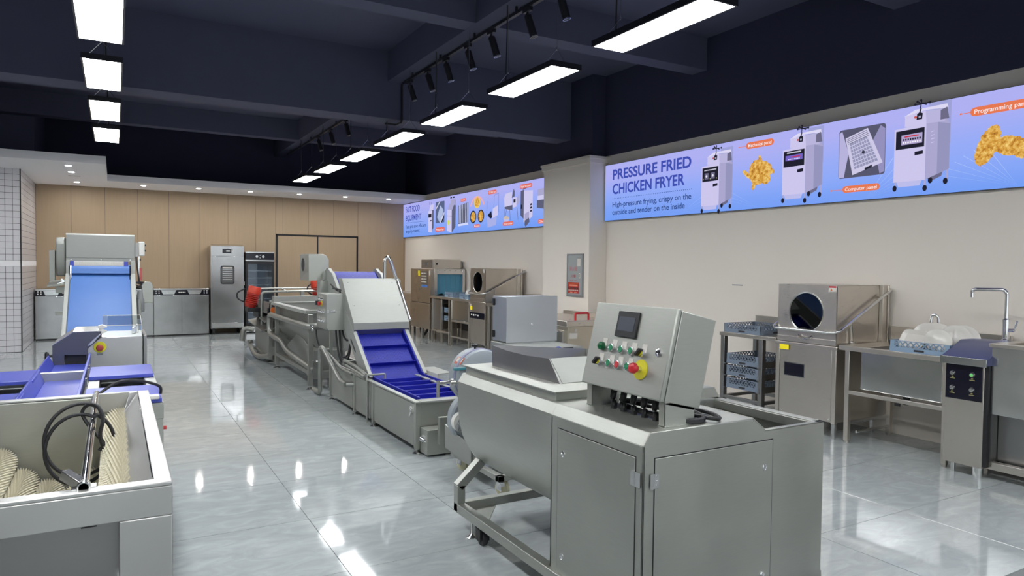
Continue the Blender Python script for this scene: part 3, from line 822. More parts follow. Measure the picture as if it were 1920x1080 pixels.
# motor cover, control box, cables
mc = [(2.105, 1.435), (2.34, 1.435), (2.36, 1.50), (2.36, 1.70), (2.325, 1.755), (2.28, 1.772), (2.105, 1.772)]
obj('motor_cover', B().prism(mc, 'y', 8.826, 9.31), ST, ev, .006)
obj('vent_slot', B(Matrix.Translation((2.103, 9.12, 1.635))).lathe((0, 0, 0), [(0, 0), (.085, 0), (.085, .004)], 24, (1, 0, 0)), DARKIN, ev)
obj('drive_gusset', B().prism([(8.70, 1.43), (9.03, 1.43), (8.70, 1.56)], 'x', 2.26, 2.30).box(2.20, 2.32, 8.62, 8.80, 1.28, 1.44), ST, ev, .003)
obj('shaft_bearing', B().cyl((2.24, 8.68, 1.41), (2.30, 8.68, 1.41), .045, 12).box(2.255, 2.28, 8.63, 8.73, 1.35, 1.40), STP, ev)
cb = obj('control_cabinet', B().box(2.115, 2.352, 7.948, 8.380, .885, 1.305), ST, ev, .004)
obj('cabinet_door', B().box(2.098, 2.117, 7.944, 8.384, .905, 1.302), ST, ev, .003)
obj('hasp', B().box(2.14, 2.20, 7.938, 7.948, 1.095, 1.115).box(2.11, 2.125, 7.936, 7.948, 1.085, 1.125), HINGE, ev, .001)
s_ = obj('emergency_stop', B().lathe((2.098, 8.16, 1.185), [(0, -.004), (.032, -.004), (.033, 0)], 18, (1, 0, 0)), YEL, ev)
obj('mushroom_head', B().lathe((2.098, 8.16, 1.185), [(0, -.045), (.024, -.042), (.026, -.03), (.016, -.02), (.014, -.004)], 16, (1, 0, 0)), RED, s_)
obj('main_switch', B().lathe((2.098, 8.32, 1.185), [(0, -.03), (.026, -.03), (.028, -.006), (.034, 0)], 16, (1, 0, 0)), BLK, ev)
for i in range(4):
    for j, z in enumerate((1.09, .99, 1.235)):
        if j == 2 and i not in (0, 1, 2): continue
        y = 8.26 - .075 * i
        b_ = obj('push_button', B().lathe((2.098, y, z), [(0, -.02), (.015, -.02), (.018, -.012), (.018, 0)], 14, (1, 0, 0)), HINGE, ev)
        obj('label_plate', B().box(2.0965, 2.098, y - .02, y + .012, z + .022, z + .042), WHITEP, ev)
cabp = [[(2.25, 8.10, .89), (2.25, 8.05, .72), (2.26, 7.95, .55), (2.30, 7.86, .52), (2.34, 7.84, .66), (2.36, 7.90, .95), (2.365, 7.95, 1.30), (2.30, 8.1, 1.345), (2.27, 8.3, 1.36)],
        [(2.28, 8.06, .89), (2.27, 7.98, .70), (2.28, 7.92, .58), (2.33, 7.85, .64), (2.375, 7.91, .95), (2.38, 7.96, 1.27), (2.30, 8.2, 1.33), (2.30, 8.5, 1.40)],
        [(2.30, 8.02, .89), (2.31, 7.96, .80), (2.34, 7.90, .78), (2.37, 7.95, 1.0), (2.372, 7.99, 1.25)]]
for p in cabp:
    obj('power_cable', B().tube(smooth_path(p, 6), .011, 7), RUB, ev)
# spray pipe at the right
sp = fil([(2.83, 8.07, 1.36), (2.83, 8.07, 1.70), (2.865, 8.07, 1.755), (2.90, 8.06, 1.70), (2.965, 8.05, 1.495), (2.985, 8.06, 1.47), (2.985, 7.62, 1.01)], .06)
obj('spray_pipe', B().tube(sp, .019, 10), STP, ev)
for k in range(4):
    t_ = .30 + .2 * k
    y = 8.06 + (7.62 - 8.06) * t_; z = 1.47 + (1.01 - 1.47) * t_
    obj('spray_stub', B().cyl((2.985, y, z), (2.955, y + .01, z - .01), .012, 8), STP, ev)
obj('pipe_clamp', B().box(2.95, 3.02, 8.03, 8.07, 1.43, 1.46).cyl((3.0, 8.05, 1.41), (3.0, 8.05, 1.48), .012, 8), STP, ev)
obj('side_chute', B().sheet([(2.95, 7.28, .50), (2.98, 6.80, .49), (2.90, 6.62, .39), (2.87, 7.24, .37)], .005).sheet([(2.98, 6.80, .49), (3.14, 6.80, .50), (3.14, 7.26, .50), (2.95, 7.28, .50)], -.005), ST, ev)

# ================================================================== eddy washing tank
wt = thing('washing_tank', 'steel vegetable washing tank with wide flat rim and round-bottomed basin on square legs', 'machine', (2.65, 10.4, 0))
x0, x1, y0, y1 = 2.20, 3.10, 9.45, 11.72
rim = B().box(x0, x0 + .10, y0, y1, 1.003, 1.022).box(x1 - .10, x1, y0, y1, 1.003, 1.022).box(x0 + .10, x1 - .10, y0, y0 + .10, 1.003, 1.022).box(x0 + .10, x1 - .10, y1 - .10, y1, 1.003, 1.022)
rim.box(x0, x0 + .008, y0, y1, .975, 1.004).box(x0 + .008, x1, y0, y0 + .008, .975, 1.004)
obj('rim', rim, STW, wt, .003)
w = B().box(x0 + .07, x0 + .078, y0 + .09, y1 - .05, .80, 1.003).box(x1 - .078, x1 - .07, y0 + .09, y1 - .05, .80, 1.003)
w.box(x0 + .078, x1 - .078, y0 + .09, y0 + .098, .80, 1.003).box(x0 + .078, x1 - .078, y1 - .058, y1 - .05, .80, 1.003)
obj('wall_skirt', w, STK, wt, .002)
arc = [(x0 + .07 + .38 - .38 * math.cos(a), .80 - .40 * math.sin(a)) for a in [R(9 * k) for k in range(21)]]
obj('round_basin', B().prism(arc, 'y', y0 + .10, y1 - .06), STK, wt, .002)
for k in range(9):
    y = 9.62 + .19 * k
    obj('rib', B().bar((2.33, y, .50), (2.42, y, .42), .03, .03), STD, wt)
for x in (2.22, 3.06):
    for y in (9.20, 11.36):
        obj('leg', B().box(x - .03, x + .03, y - .03, y + .03, .05, 1.0 if y > 10 else .985), STK, wt, .003)
        obj('levelling_foot', B().lathe((x, y, 0), [(.055, 0), (.055, .007), (.026, .026), (.012, .03), (.012, .06)], 18), STP, wt)
    obj('lower_rail', B().box(x - .022, x + .022, 9.2, 11.36, .19, .245), STK, wt, .002)
obj('lower_crossbar', B().box(2.22, 3.06, 9.18, 9.22, .19, .235), STK, wt, .002)
obj('lower_crossbar', B().box(2.22, 3.06, 11.34, 11.38, .19, .235), STK, wt, .002)
obj('side_pipe', B().tube(fil([(2.42, 9.08, .84), (2.17, 9.05, .835), (2.17, 11.6, .825), (2.17, 11.72, .80), (2.17, 11.72, .52), (2.17, 11.2, .49), (2.17, 10.75, .49), (2.18, 10.5, .38), (2.22, 9.6, .30), (2.25, 9.1, .26)], .14, 6), .040, 12), STK, wt)
obj('tap', B().cyl((2.19, 9.02, .84), (2.19, 8.97, .80), .018, 10).cyl((2.16, 8.99, .86), (2.22, 8.99, .86), .01, 8), CHR, wt)
obj('drain_hose', B().tube(smooth_path([(2.25, 9.02, .80), (2.26, 8.98, .65), (2.32, 8.96, .52), (2.42, 8.98, .45)], 6), .009, 6), RUB, wt)
cov = [(9.66, .14), (9.66, .565), (10.40, .645), (11.09, .375), (11.09, .16)]
cov = [(9.72, .20), (9.72, .50), (10.02, .58), (10.42, .62), (11.06, .40), (11.06, .20)]
obj('pump_cover', B().prism(cov, 'x', 2.32, 2.75), STK, wt, .004)
obj('pump_box', B().box(2.28, 2.70, 9.26, 9.66, .12, .50), STK, wt, .004)
obj('pump_tap', B().cyl((2.25, 9.24, .36), (2.33, 9.2, .36), .016, 10).box(2.26, 2.29, 9.19, 9.25, .345, .375), STP, wt)

# ================================================================== vibrating dewatering unit with red motors
vb = thing('vibrating_sieve', 'vibrating dewatering sieve with red vibration motors at the far end of the steel line', 'machine', (2.7, 12.5, 0))
bx = B().box(2.20, 3.20, 11.95, 13.20, .12, .50)
obj('base_box', bx, STK, vb, .004)
obj('tray', B().prism([(2.22, .80), (2.22, 1.0), (2.23, 1.0), (2.23, .81), (3.19, .81), (3.19, 1.0), (3.20, 1.0), (3.20, .80)], 'y', 11.85, 13.3), STK, vb, .002)
obj('slanted_shelf', B().sheet([(2.10, 13.35, .60), (2.10, 12.0, .52), (2.5, 12.0, .60), (2.5, 13.35, .68)], .02).sheet([(2.16, 13.3, .76), (2.16, 12.1, .66), (2.6, 12.1, .74), (2.6, 13.3, .84)], .02), STK, vb)
for y in (12.03, 13.1):
    for x in (2.24, 3.16):
        obj('leg', B().box(x - .035, x + .035, y - .035, y + .035, .04, .82), STK, vb, .003)
        obj('levelling_foot', B().lathe((x, y, 0), [(.055, 0), (.055, .007), (.024, .026), (.012, .03), (.012, .06)], 16), STP, vb)
        obj('spring', B().lathe((x, y, .82), [(.04, 0), (.055, .01), (.04, .025), (.055, .04), (.04, .055), (.055, .07), (.04, .09)], 14), BLK, vb)
def vmotor(x, y, z, tilt):
    d = Vector((math.sin(R(tilt)), 0, math.cos(R(tilt)))); p = Vector((x, y, z))
    m_ = obj('vibration_motor', B().lathe(p, [(0, 0), (.085, 0), (.095, .03)] + [(.112 if k % 2 else .098, .05 + .016 * k) for k in range(12)] + [(.10, .25)], 22, d), REDM, vb)
    obj('motor_cap', B().lathe(p + d * .25, [(.112, 0), (.112, .10), (.10, .125), (0, .13)], 22, d), plain('bright_red_paint', srgb(206, 62, 40), .4), m_)
    obj('motor_cable', B().tube(smooth_path([p + Vector((-.10, 0, .1)), p + Vector((-.2, 0, .16)), p + Vector((-.2, 0, .26)), p + Vector((-.08, 0, .33))], 5), .013, 6), RUB, m_)
vmotor(2.06, 12.9, .87, 14)
vmotor(3.22, 12.7, .98, -8)
obj('motor_bracket', B().box(2.0, 2.30, 12.75, 13.05, .80, .865).box(2.15, 2.25, 12.6, 13.1, .70, .80), BLK, vb, .004)
obj('beacon_switch', B().box(2.22, 2.32, 11.9, 12.0, .80, .98).box(2.25, 2.30, 11.87, 11.9, .84, .94), BLK, vb, .003)
obj('orange_cap', B().cyl((2.26, 11.87, .88), (2.26, 11.82, .88), .045, 14), ORG, vb)
obj('handrail', B().tube(fil([(2.20, 12.56, .45), (2.20, 12.56, 1.15), (3.25, 12.5, 1.17)], .06), .022, 10), STK, vb)
obj('handrail', B().tube(fil([(2.22, 12.9, 1.20), (3.25, 12.9, 1.205)], .02), .014, 8).bar((2.60, 12.9, 1.20), (2.62, 12.5, 1.15), .02, .02).box(2.84, 2.9, 12.46, 12.53, .98, 1.16), STK, vb)
obj('trough', B().box(2.28, 3.2, 11.92, 12.1, 1.0, 1.10).box(2.28, 3.2, 12.3, 12.34, .98, 1.02), STW, vb, .003)
obj('red_strip', B().box(3.02, 3.2, 11.95, 12.1, 1.22, 1.26).box(2.98, 3.22, 11.9, 12.15, 1.19, 1.22), REDM, vb, .003)
obj('drain_elbow', B().tube(fil([(2.22, 13.45, .42), (2.05, 13.5, .46), (2.02, 13.5, .22)], .12), .05, 12), STK, vb)
obj('outlet_pipe', B().tube(fil([(2.14, 13.4, .17), (2.10, 12.7, .07), (2.12, 12.2, .07), (2.14, 11.5, .18)], .3), .042, 12).cyl((2.12, 13.42, .22), (2.16, 13.3, .22), .03, 10), STK, vb)
obj('step_bracket', B().bar((2.18, 13.1, .14), (2.2, 12.0, .06), .03, .04), STK, vb)

# ================================================================== left line 1: brush roller washer, nearest
bw = thing('brush_washer', 'open steel brush-roller washer with cream bristle rollers, nearest machine of the left row', 'machine', (-.25, 3.2, 0))
xL, xR, yN, yF, zt = -.80, .15, 2.345, 4.085, .98
f = B()
f.box(xL, xR, yN, yN + .05, zt - .012, zt).box(xR - .05, xR, yN + .05, yF, zt - .012, zt).box(xL, xR - .05, yF - .05, yF, zt - .012, zt).box(xL, xL + .05, yN + .05, yF - .05, zt - .012, zt)
f.box(xL, xR, yN, yN + .006, .878, zt - .012).box(xR - .006, xR, yN + .006, yF, .878, zt - .012).box(xL, xR, yF - .006, yF, .878, zt - .012)
obj('top_frame', f, STL, bw, .004)
for x in (xR - .072, xL + .072):
    for y in (yN + .05, yF - .05):
        obj('leg', B().box(x - .072, x + .072, y - .05, y + .05, .12, .878), STL, bw, .004)
        obj('caster', B().lathe((x + .02, y, .055), [(.0, -.016), (.055, -.016), (.055, .016), (0, .016)], 18, (1, 0, 0)).box(x - .02, x + .06, y - .03, y + .03, .09, .125), BLK, bw)
tr = B()
arc = [(-.325 + .44 * math.cos(a), .86 - .48 * math.sin(a)) for a in [R(10 * k) for k in range(19)]]
arc2 = [(-.325 + .43 * math.cos(a), .86 - .47 * math.sin(a)) for a in [R(10 * k) for k in range(18, -1, -1)]]
tr.prism(arc + arc2, 'y', yN + .02, yF - .03)
tr.box(xL + .02, xR - .02, yF - .075, yF - .055, .40, zt - .012)
obj('trough', tr, ST, bw, .001)
obj('front_panel', B().box(xL + .02, xR - .02, yN + .055, yN + .062, .30, .90), STD, bw)
slope = B().sheet([(xR - .05, yN + .04, zt - .003), (xR - .05, yF - .07, zt - .003), (.035, yF - .08, .905), (.035, yN + .04, .905)], .004)
slope.sheet([(.035, yN + .04, .905), (.035, yF - .08, .905), (.037, yF - .08, .84), (.037, yN + .04, .84)], .003)
obj('splash_slope', slope, STL, bw)
obj('weld_line', B().bar((xR - .052, yN + .06, zt + .001), (xR - .052, yF - .06, zt + .001), .003, .003), CHR, bw)
bk = B().box(-.10, .06, yF - .095, yF - .075, .90, zt + .012).sheet([(.06, yF - .075, zt), (.10, yF - .03, zt + .004), (.03, yF - .25, .90)], .003)
obj('end_bracket', bk, STL, bw, .002)
# rollers: a core carrying rings of stiff bristle tufts
def bristle_rings(cx, cz, r):
    """toothed tuft discs, each turned a little against the last"""
    b = B(); nb = 42; i = 0; y = yN + .085
    while y < yF - .11:
        A_ = []; C_ = []
        for k in range(nb * 2):
            a = math.pi * (k + .5) / nb + i * .045
            q = r if (k // 1) % 2 else r * .80
            A_.append(b._p((cx + q * math.cos(a), y, cz + q * math.sin(a))))
            C_.append(b._p((cx + q * math.cos(a), y + .016, cz + q * math.sin(a))))
        m_ = nb * 2
        for k in range(m_): b.f.append([A_[k], A_[(k + 1) % m_], C_[(k + 1) % m_], C_[k]])
        ca, cc = b._p((cx, y, cz)), b._p((cx, y + .016, cz))
        for k in range(m_):
            b.f.append([ca, A_[(k + 1) % m_], A_[k]]); b.f.append([cc, C_[k], C_[(k + 1) % m_]])
        y += .034; i += 1
    return b
for cx, cz in ((.022, .848), (.012, .690), (-.065, .565), (-.168, .485), (-.290, .530), (-.393, .595), (-.478, .700), (-.50, .86)):
    if cz == .86: continue
    ro = obj('brush_roller', B().cyl((cx, yN + .08, cz), (cx, yF - .09, cz), .056, 20), BRISC, bw)
    o = obj('bristles', bristle_rings(cx, cz, .078), BRIS, ro, smooth=False); o['kind'] = 'stuff'
    obj('roller_shaft', B().cyl((cx, yN + .02, cz), (cx, yF - .06, cz), .016, 10), STP, ro)
obj('spray_pipe', B().cyl((-.083, yN + .03, .985), (-.083, yF - .02, .985), .0135, 14), CHR, bw)
br = B().box(-.115, -.05, yN + .035, yN + .075, .978, .984).bar((-.135, yN + .11, 1.012), (-.085, yN + .055, .985), .028, .028).cyl((-.083, yN + .03, .985), (-.083, yN + .06, .985), .019, 12)
obj('pipe_bracket', br, STP, bw, .002)
obj('frame_clip', B().box(-.09, -.05, yN + .02, yN + .03, .868, .878), BLK, bw)

# black cable hung over its spray pipe
pts = []
def arcp(cx, cz, rx, rz, a0, a1, y0, y1, n=14):
    return [(cx + rx * math.cos(R(a0 + (a1 - a0) * k / n)), y0 + (y1 - y0) * k / n, cz + rz * math.sin(R(a0 + (a1 - a0) * k / n))) for k in range(n + 1)]
pts = [(.21, 4.16, .945), (.20, 4.14, .99), (.10, 4.10, 1.03), (.0, 4.06, 1.03), (-.10, 3.95, .97)]
pts += arcp(-.134, .885, .128, .145, 62, 422, 3.55, 3.36, 26)
pts += arcp(-.130, .880, .118, .140, 62, 330, 3.35, 3.30, 18)
pts += [(-.055, 3.3, .93), (-.045, 3.3, 1.0), (-.065, 3.33, 1.05), (-.10, 3.35, 1.055), (-.12, 3.36, 1.02), (-.09, 3.34, .96), (-.045, 3.32, .90), (-.06, 3.31, .87)]
single('black_cable', B().tube(smooth_path(pts, 5), .0075, 8), RUB, 'black cable coiled over the spray pipe of the brush-roller washer', 'cable')
# ================================================================== left line 2: sorting table with blue boards
st = thing('sorting_table', 'sorting table with violet-blue boards either side of a sloping blue plastic chute', 'table', (-.3, 4.9, 0))
for (y0, y1) in ((4.095, 4.58), (5.03, 5.51)):
    obj('board', B().box(-.145, .214, y0, y1, .908, .93), BOARD, st, .003)
    obj('board', B().box(-1.15, -.43, y0, y1, .908, .93), BOARD, st, .003)
fr = B().box(.16, .222, 4.095, 5.55, .82, .906).box(-.145, -.085, 4.095, 5.55, .82, .906).box(-1.15, .16, 4.095, 4.13, .82, .906).box(-1.15, .16, 5.50, 5.55, .82, .906).box(-.47, -.43, 4.095, 5.55, .82, .906).box(-1.15, -1.1, 4.095, 5.55, .82, .906)
obj('frame', fr, ST, st, .003)
obj('drip_tray', B().box(-1.1, .2, 4.12, 5.5, .80, .815), STL, st)
for x in (.19, -1.12):
    for y in (4.13, 5.5):
        obj('leg', B().box(x - .03, x + .03, y - .03, y + .03, 0, .82), ST, st, .003)
obj('side_switch', B().cyl((.19, 4.13, .765), (.236, 4.13, .765), .010, 10), RED, st)
obj('board_cleat', B().box(.13, .20, 4.07, 4.12, .93, .95), WHITE, st, .004)
ch = B()
ch.sheet([(-.405, 6.375, .838), (-.185, 6.375, .838), (-.185, 4.10, .850), (-.405, 4.10, .850)], -.008)
obj('chute_floor', ch, BOARD, st, .002)
obj('chute_wall', B().sheet([(-.440, 6.36, .925), (-.405, 6.375, .838), (-.405, 4.10, .850), (-.440, 4.10, .945)], .012), BOARD, st, .002)
obj('chute_wall', B().sheet([(-.185, 6.375, .838), (-.178, 6.36, .930), (-.178, 4.12, .950), (-.185, 4.10, .850)], .014), BOARD, st, .002)
for y in (4.85, 5.3, 5.45):
    obj('chute_clip', B().box(-.16, -.146, y, y + .03, .90, .95), STP, st, .001)

# ================================================================== left line 3: slicer with emergency stop
sl = thing('slicing_machine', 'steel slicing machine with dark angled infeed hood, acrylic cover and red emergency stop', 'machine', (-.1, 6.8, 0))
yf = 6.40
obj('body', B().prism([(-.192, .55), (.196, .55), (.196, 1.047), (-.10, 1.047), (-.192, .965)], 'y', yf, 6.95), STL, sl, .006)
obj('side_post', B().box(.200, .224, yf - .004, 6.95, .50, 1.052), STD, sl, .002)
hdp = [(-.42, .835), (-.42, .995), (-.284, 1.092), (-.095, 1.092), (-.10, 1.06), (-.186, .975), (-.192, .835), (-.198, .835), (-.198, .916), (-.344, .920), (-.344, .835)]
obj('infeed_hood', B().prism(hdp, 'y', yf - .02, yf - .012), HOODD, sl)
obj('hood_shell', B().prism([(-.42, .835), (-.42, .995), (-.284, 1.092), (-.095, 1.092), (-.10, 1.06), (-.19, .97), (-.19, .955), (-.115, 1.08), (-.28, 1.08), (-.41, .99), (-.41, .835)], 'y', yf - .012, 6.9).box(-.42, -.192, 6.6, 6.9, .50, .98), STD, sl)
obj('hood_top', B().sheet([(-.284, yf - .02, 1.094), (-.095, yf - .02, 1.094), (-.11, yf + .22, 1.115), (-.27, yf + .22, 1.115)], .004).sheet([(-.42, yf - .02, .997), (-.284, yf - .02, 1.094), (-.27, yf + .22, 1.115), (-.40, yf + .22, 1.02)], .004), STP, sl)
obj('mouth_curtain', B().box(-.344, -.198, yf + .02, yf + .026, .835, .92), DARKIN, sl)  # dark sheet painting the shade inside the hood's mouth
obj('hinge_bar', B().bar((-.185, yf - .018, .985), (-.10, yf - .018, 1.075), .010, .022, (0, 1, 0)).bar((-.175, yf - .022, .993), (-.135, yf - .022, 1.037), .016, .03, (0, 1, 0)), STP, sl)
for dz in (0, .035):
    obj('white_knob', B().prism([(-.12, 1.085 + dz), (-.095, 1.075 + dz), (-.06, 1.088 + dz), (-.055, 1.098 + dz), (-.09, 1.112 + dz), (-.115, 1.105 + dz)], 'y', yf - .02, yf + .03), WHITE, sl, .004)
ac = B().face((-.09, 6.88, 1.052), (.188, 6.88, 1.052), (.188, 6.88, 1.185), (-.09, 6.88, 1.185)).face((-.09, 6.42, 1.05), (.19, 6.42, 1.05), (.19, 6.42, 1.135), (-.09, 6.42, 1.135)).face((.19, 6.42, 1.05), (.19, 6.888, 1.05), (.19, 6.888, 1.185), (.19, 6.42, 1.135)).face((-.09, 6.42, 1.135), (.19, 6.42, 1.135), (.19, 6.888, 1.185), (-.09, 6.888, 1.185))
obj('acrylic_cover', ac, ACRY, sl)
obj('cover_edge', B().bar((-.09, 6.42, 1.136), (.19, 6.42, 1.136), .005, .005).bar((.19, 6.42, 1.136), (.19, 6.888, 1.186), .005, .005).bar((.19, 6.42, 1.05), (.19, 6.42, 1.135), .005, .005, (0, 1, 0)).bar((-.09, 6.888, 1.186), (.19, 6.888, 1.186), .005, .005), WHITEP, sl)
obj('cover_clamp', B().box(.12, .15, 6.6, 6.64, 1.05, 1.10).box(.155, .175, 6.72, 6.76, 1.05, 1.12), STP, sl, .003)
e_ = obj('emergency_stop', B().lathe((-.106, yf, .968), [(0, -.006), (.042, -.006), (.045, 0)], 26, (0, 1, 0)), YEL, sl)
obj('mushroom_head', B().lathe((-.106, yf, .965), [(0, -.045), (.02, -.043), (.026, -.036), (.026, -.026), (.016, -.018), (.016, -.006)], 20, (0, 1, 0)), plain('worn_red', srgb(160, 62, 58), .45), e_)
obj('stop_shadow_plate', B().box(-.126, -.086, yf - .003, yf, .905, .923), STP, sl)  # small polished steel plate below the emergency stop
obj('star_knob', B().lathe((-.47, 6.40, .915), [(0, 0), (.03, .0), (.034, .012), (.028, .024), (.012, .03), (.012, .06)], 8, (1, 0, 0)), BLK, sl)
for x in (-.36, .16):
    for y in (6.5, 6.88):
        obj('leg', B().box(x - .03, x + .03, y - .03, y + .03, 0, .56), STL, sl, .003)

# ================================================================== left line 4: hooded incline belt
ib = thing('incline_belt_conveyor', 'tall incline conveyor with wide light blue belt and boxy steel hood at its head', 'conveyor', (-.15, 9.6, 0))
y0 = 10.0
obj('hood', B().prism([(y0, 1.685), (y0, 1.968), (y0 + .02, 1.985), (y0 + .42, 1.985), (y0 + .42, 1.685)], 'x', -.512, .222), STW, ib, .005)
obj('hood_flange', B().box(-.512, .222, y0 + .002, y0 + .02, 1.646, 1.684), STW, ib, .002)
for x in (-.46, -.145, .17):
    obj('screw', B().cyl((x, y0 + .003, 1.668), (x, y0 - .004, 1.668), .006, 8), CHR, ib)
obj('brush_strip', B().box(-.428, .10, 9.955, 9.962, 1.600, 1.648), WHITE, ib)
bb = B()
for k in range(44):
    x = -.426 + .012 * k
    bb.box(x, x + .0085, 9.946, 9.955, 1.584, 1.640)
o = obj('bristles', bb, WHITEP, ib, smooth=False); o['kind'] = 'stuff'
obj('roller_end', B().box(-.470, -.428, 9.945, 9.98, 1.575, 1.646), BOARD, ib)
obj('roller_end', B().box(.10, .146, 9.945, 9.98, 1.575, 1.646), BOARD, ib)
for s, (xa, xb) in ((-1, (-.512, -.470)), (1, (.172, .222))):
    obj('side_plate', B().box(xa, xb, y0 - .03, y0 + .4, 1.38, 1.655), ST, ib, .003)
    obj('side_frame', B().prism([(8.40, .35), (8.34, .42), (9.90, 1.50), (y0 + .02, 1.40), (9.96, 1.30), (8.55, .28)], 'x', xa, xb + .002), STW, ib, .004)
    obj('belt_edge', B().cyl((xa + .05 if s < 0 else xa - .004, 9.90, 1.59), (xa + .05 if s < 0 else xa - .004, 9.86, 1.38), .012, 8), CHR, ib)
bp = [(8.45, .43), (9.86, 1.43), (9.90, 1.50), (9.93, 1.57), (9.97, 1.60), (10.03, 1.60)]
b_ = B()
pth = smooth_path([(0, y, z) for y, z in bp], 5)
for p, q in zip(pth, pth[1:]):
    b_.face((-.462, p.y, p.z), (.168, p.y, p.z), (.168, q.y, q.z), (-.462, q.y, q.z))
b_.face((-.462, 8.45, .43), (.168, 8.45, .43), (.168, 8.50, .36), (-.462, 8.50, .36))
obj('belt', b_, BELTL, ib, ang=60)
obj('cover_motor', B().prism([(y0 + .10, 1.46), (y0 + .04, 1.60), (y0 + .04, 1.87), (y0 + .10, 1.935), (y0 + .35, 1.935), (y0 + .35, 1.46)], 'x', -.620, -.516), STW, ib, .02)
obj('guard_plate', B().box(-.688, -.628, y0 + .05, y0 + .20, 1.41, 1.776), STW, ib, .004)
obj('side_platform', B().sheet([(-.70, y0 - .1, 1.33), (-.515, y0 - .1, 1.36), (-.515, y0 + .4, 1.40), (-.70, y0 + .4, 1.38)], .02), ST, ib, .003)
obj('platform_bracket', B().box(-.62, -.515, y0, y0 + .03, 1.26, 1.34), ST, ib, .003)
obj('frame_bracket', B().box(-.60, -.52, 9.6, 9.63, 1.02, 1.06), ST, ib, .003)
obj('lever', B().bar((-.60, y0 - .02, 1.375), (-.53, y0 - .02, 1.40), .01, .012).bar((-.56, y0 - .02, 1.43), (-.53, y0 - .02, 1.395), .012, .02), CHR, ib)
obj('dark_adapter', B().box(.224, .264, y0 + .05, y0 + .3, 1.71, 1.89), STD, ib, .003)
obj('gear_cover', B().box(.264, .334, y0 + .05, y0 + .28, 1.722, 1.903), WHITE, ib, .012)
for z in (1.86, 1.79):
    obj('cover_screw', B().cyl((.334, y0 + .1, z), (.348, y0 + .1, z), .011, 8), BLK, ib)
obj('sensor_post', B().box(.262, .278, y0 + .1, y0 + .12, 1.38, 1.72), STP, ib)
obj('sensor', B().box(.278, .292, y0 + .09, y0 + .13, 1.66, 1.69), BLK, ib)
obj('warning_pendant', B().box(.275, .305, y0 + .06, y0 + .08, 1.41, 1.57), plain('red_white_tag', srgb(188, 96, 92), .5), ib)
obj('power_cable', B().tube(smooth_path([(.236, y0 + .03, 1.71), (.245, y0 + .0, 1.60), (.262, y0 - .02, 1.45), (.268, y0 - .02, 1.37)], 6), .010, 6), RUB, ib)
cl = []
for k in range(40):
    a = k * .55
    cl.append((.275 + .055 * math.cos(a), y0 - .03 + .05 * math.sin(a), 1.35 + .04 * math.sin(k * .31)))
obj('coiled_cable', B().tube(smooth_path(cl, 3), .008, 6), RUB, ib)
obj('control_box', B().prism([(.31, 1.13), (.422, 1.13), (.422, 1.345), (.395, 1.392), (.33, 1.40), (.29, 1.35)], 'y', 9.88, 10.1), ST, ib, .006)
obj('gear_motor', B().lathe((.275, 9.9, 1.02), [(0, 0), (.045, 0), (.05, .02), (.05, .16), (.038, .18), (.03, .26), (0, .26)], 16), GREYP, ib)
obj('tension_cylinder', B().lathe((.262, 9.8, .94), [(0, 0), (.03, .0), (.034, .03), (.022, .06), (.018, .24), (0, .24)], 14), STW, ib)
for x in (-.49, .20):
    for y in (8.6, 10.1):
        obj('leg', B().box(x - .025, x + .025, y - .025, y + .025, 0, 1.38 if y > 9 else .45), ST, ib, .003)
obj('floor_beam', B().box(-.49, -.45, 8.6, 10.1, .12, .17).box(.18, .22, 8.6, 10.1, .12, .17), ST, ib)

# ================================================================== appliances on the far wall
yb = 17.2
def undercounter(x0, x1, label, grp):
    t = thing('undercounter_cabinet', label, 'cabinet', ((x0 + x1) / 2, 17.5, 0), grp)
    obj('body', B().box(x0, x1, yb + .012, 17.86, .03, 1.03), STM, t, .003)
    w = (x1 - x0) / 2
    for k in range(2):
        obj('door', B().box(x0 + .008 + w * k, x0 + w * (k + 1) - .006, yb, yb + .014, .035, .905), STM, t, .004)
    obj('top_trim', B().box(x0, x1, yb - .005, 17.86, 1.03, 1.062), STP, t, .003)
    p = obj('control_strip', B().box(x0, x1, yb + .002, yb + .012, .915, 1.03), NAVY_GLOSS, t)
    for (a, c) in ((.13, .40), (.60, .87)):
        u0, u1 = x0 + (x1 - x0) * a, x0 + (x1 - x0) * c
        obj('strip_plate', B().prism([(u0, 1.022), (u1, 1.022), (u1 - .04, .93), (u0 + .04, .93)], 'y', yb - .002, yb + .003), STP, p)
    for a in (.035, .085, .90, .95):
        u = x0 + (x1 - x0) * a
        for z in (.945, .99):
            obj('button', B().box(u, u + .022, yb - .001, yb + .003, z, z + .026), WHITE, p)
    for k in range(4):
        u = x0 + (x1 - x0) * (.44 + .035 * k)
        obj('button', B().box(u, u + .025, yb - .001, yb + .003, .965, .985), WHITE, p)
    obj('plinth', B().box(x0 + .02, x1 - .02, yb + .03, 17.8, 0, .03), BLK, t)
    return t
undercounter(-1.42, -.35, 'wide steel cabinet with dark control strip, at the left end by the tiled wall', 'steel cabinets along the wood wall')
undercounter(-.345, .735, 'wide steel cabinet with dark control strip, half hidden behind the incline belt', 'steel cabinets along the wood wall')
undercounter(.74, 1.865, 'wide steel cabinet with dark control strip, right beside the tall proofer', 'steel cabinets along the wood wall')

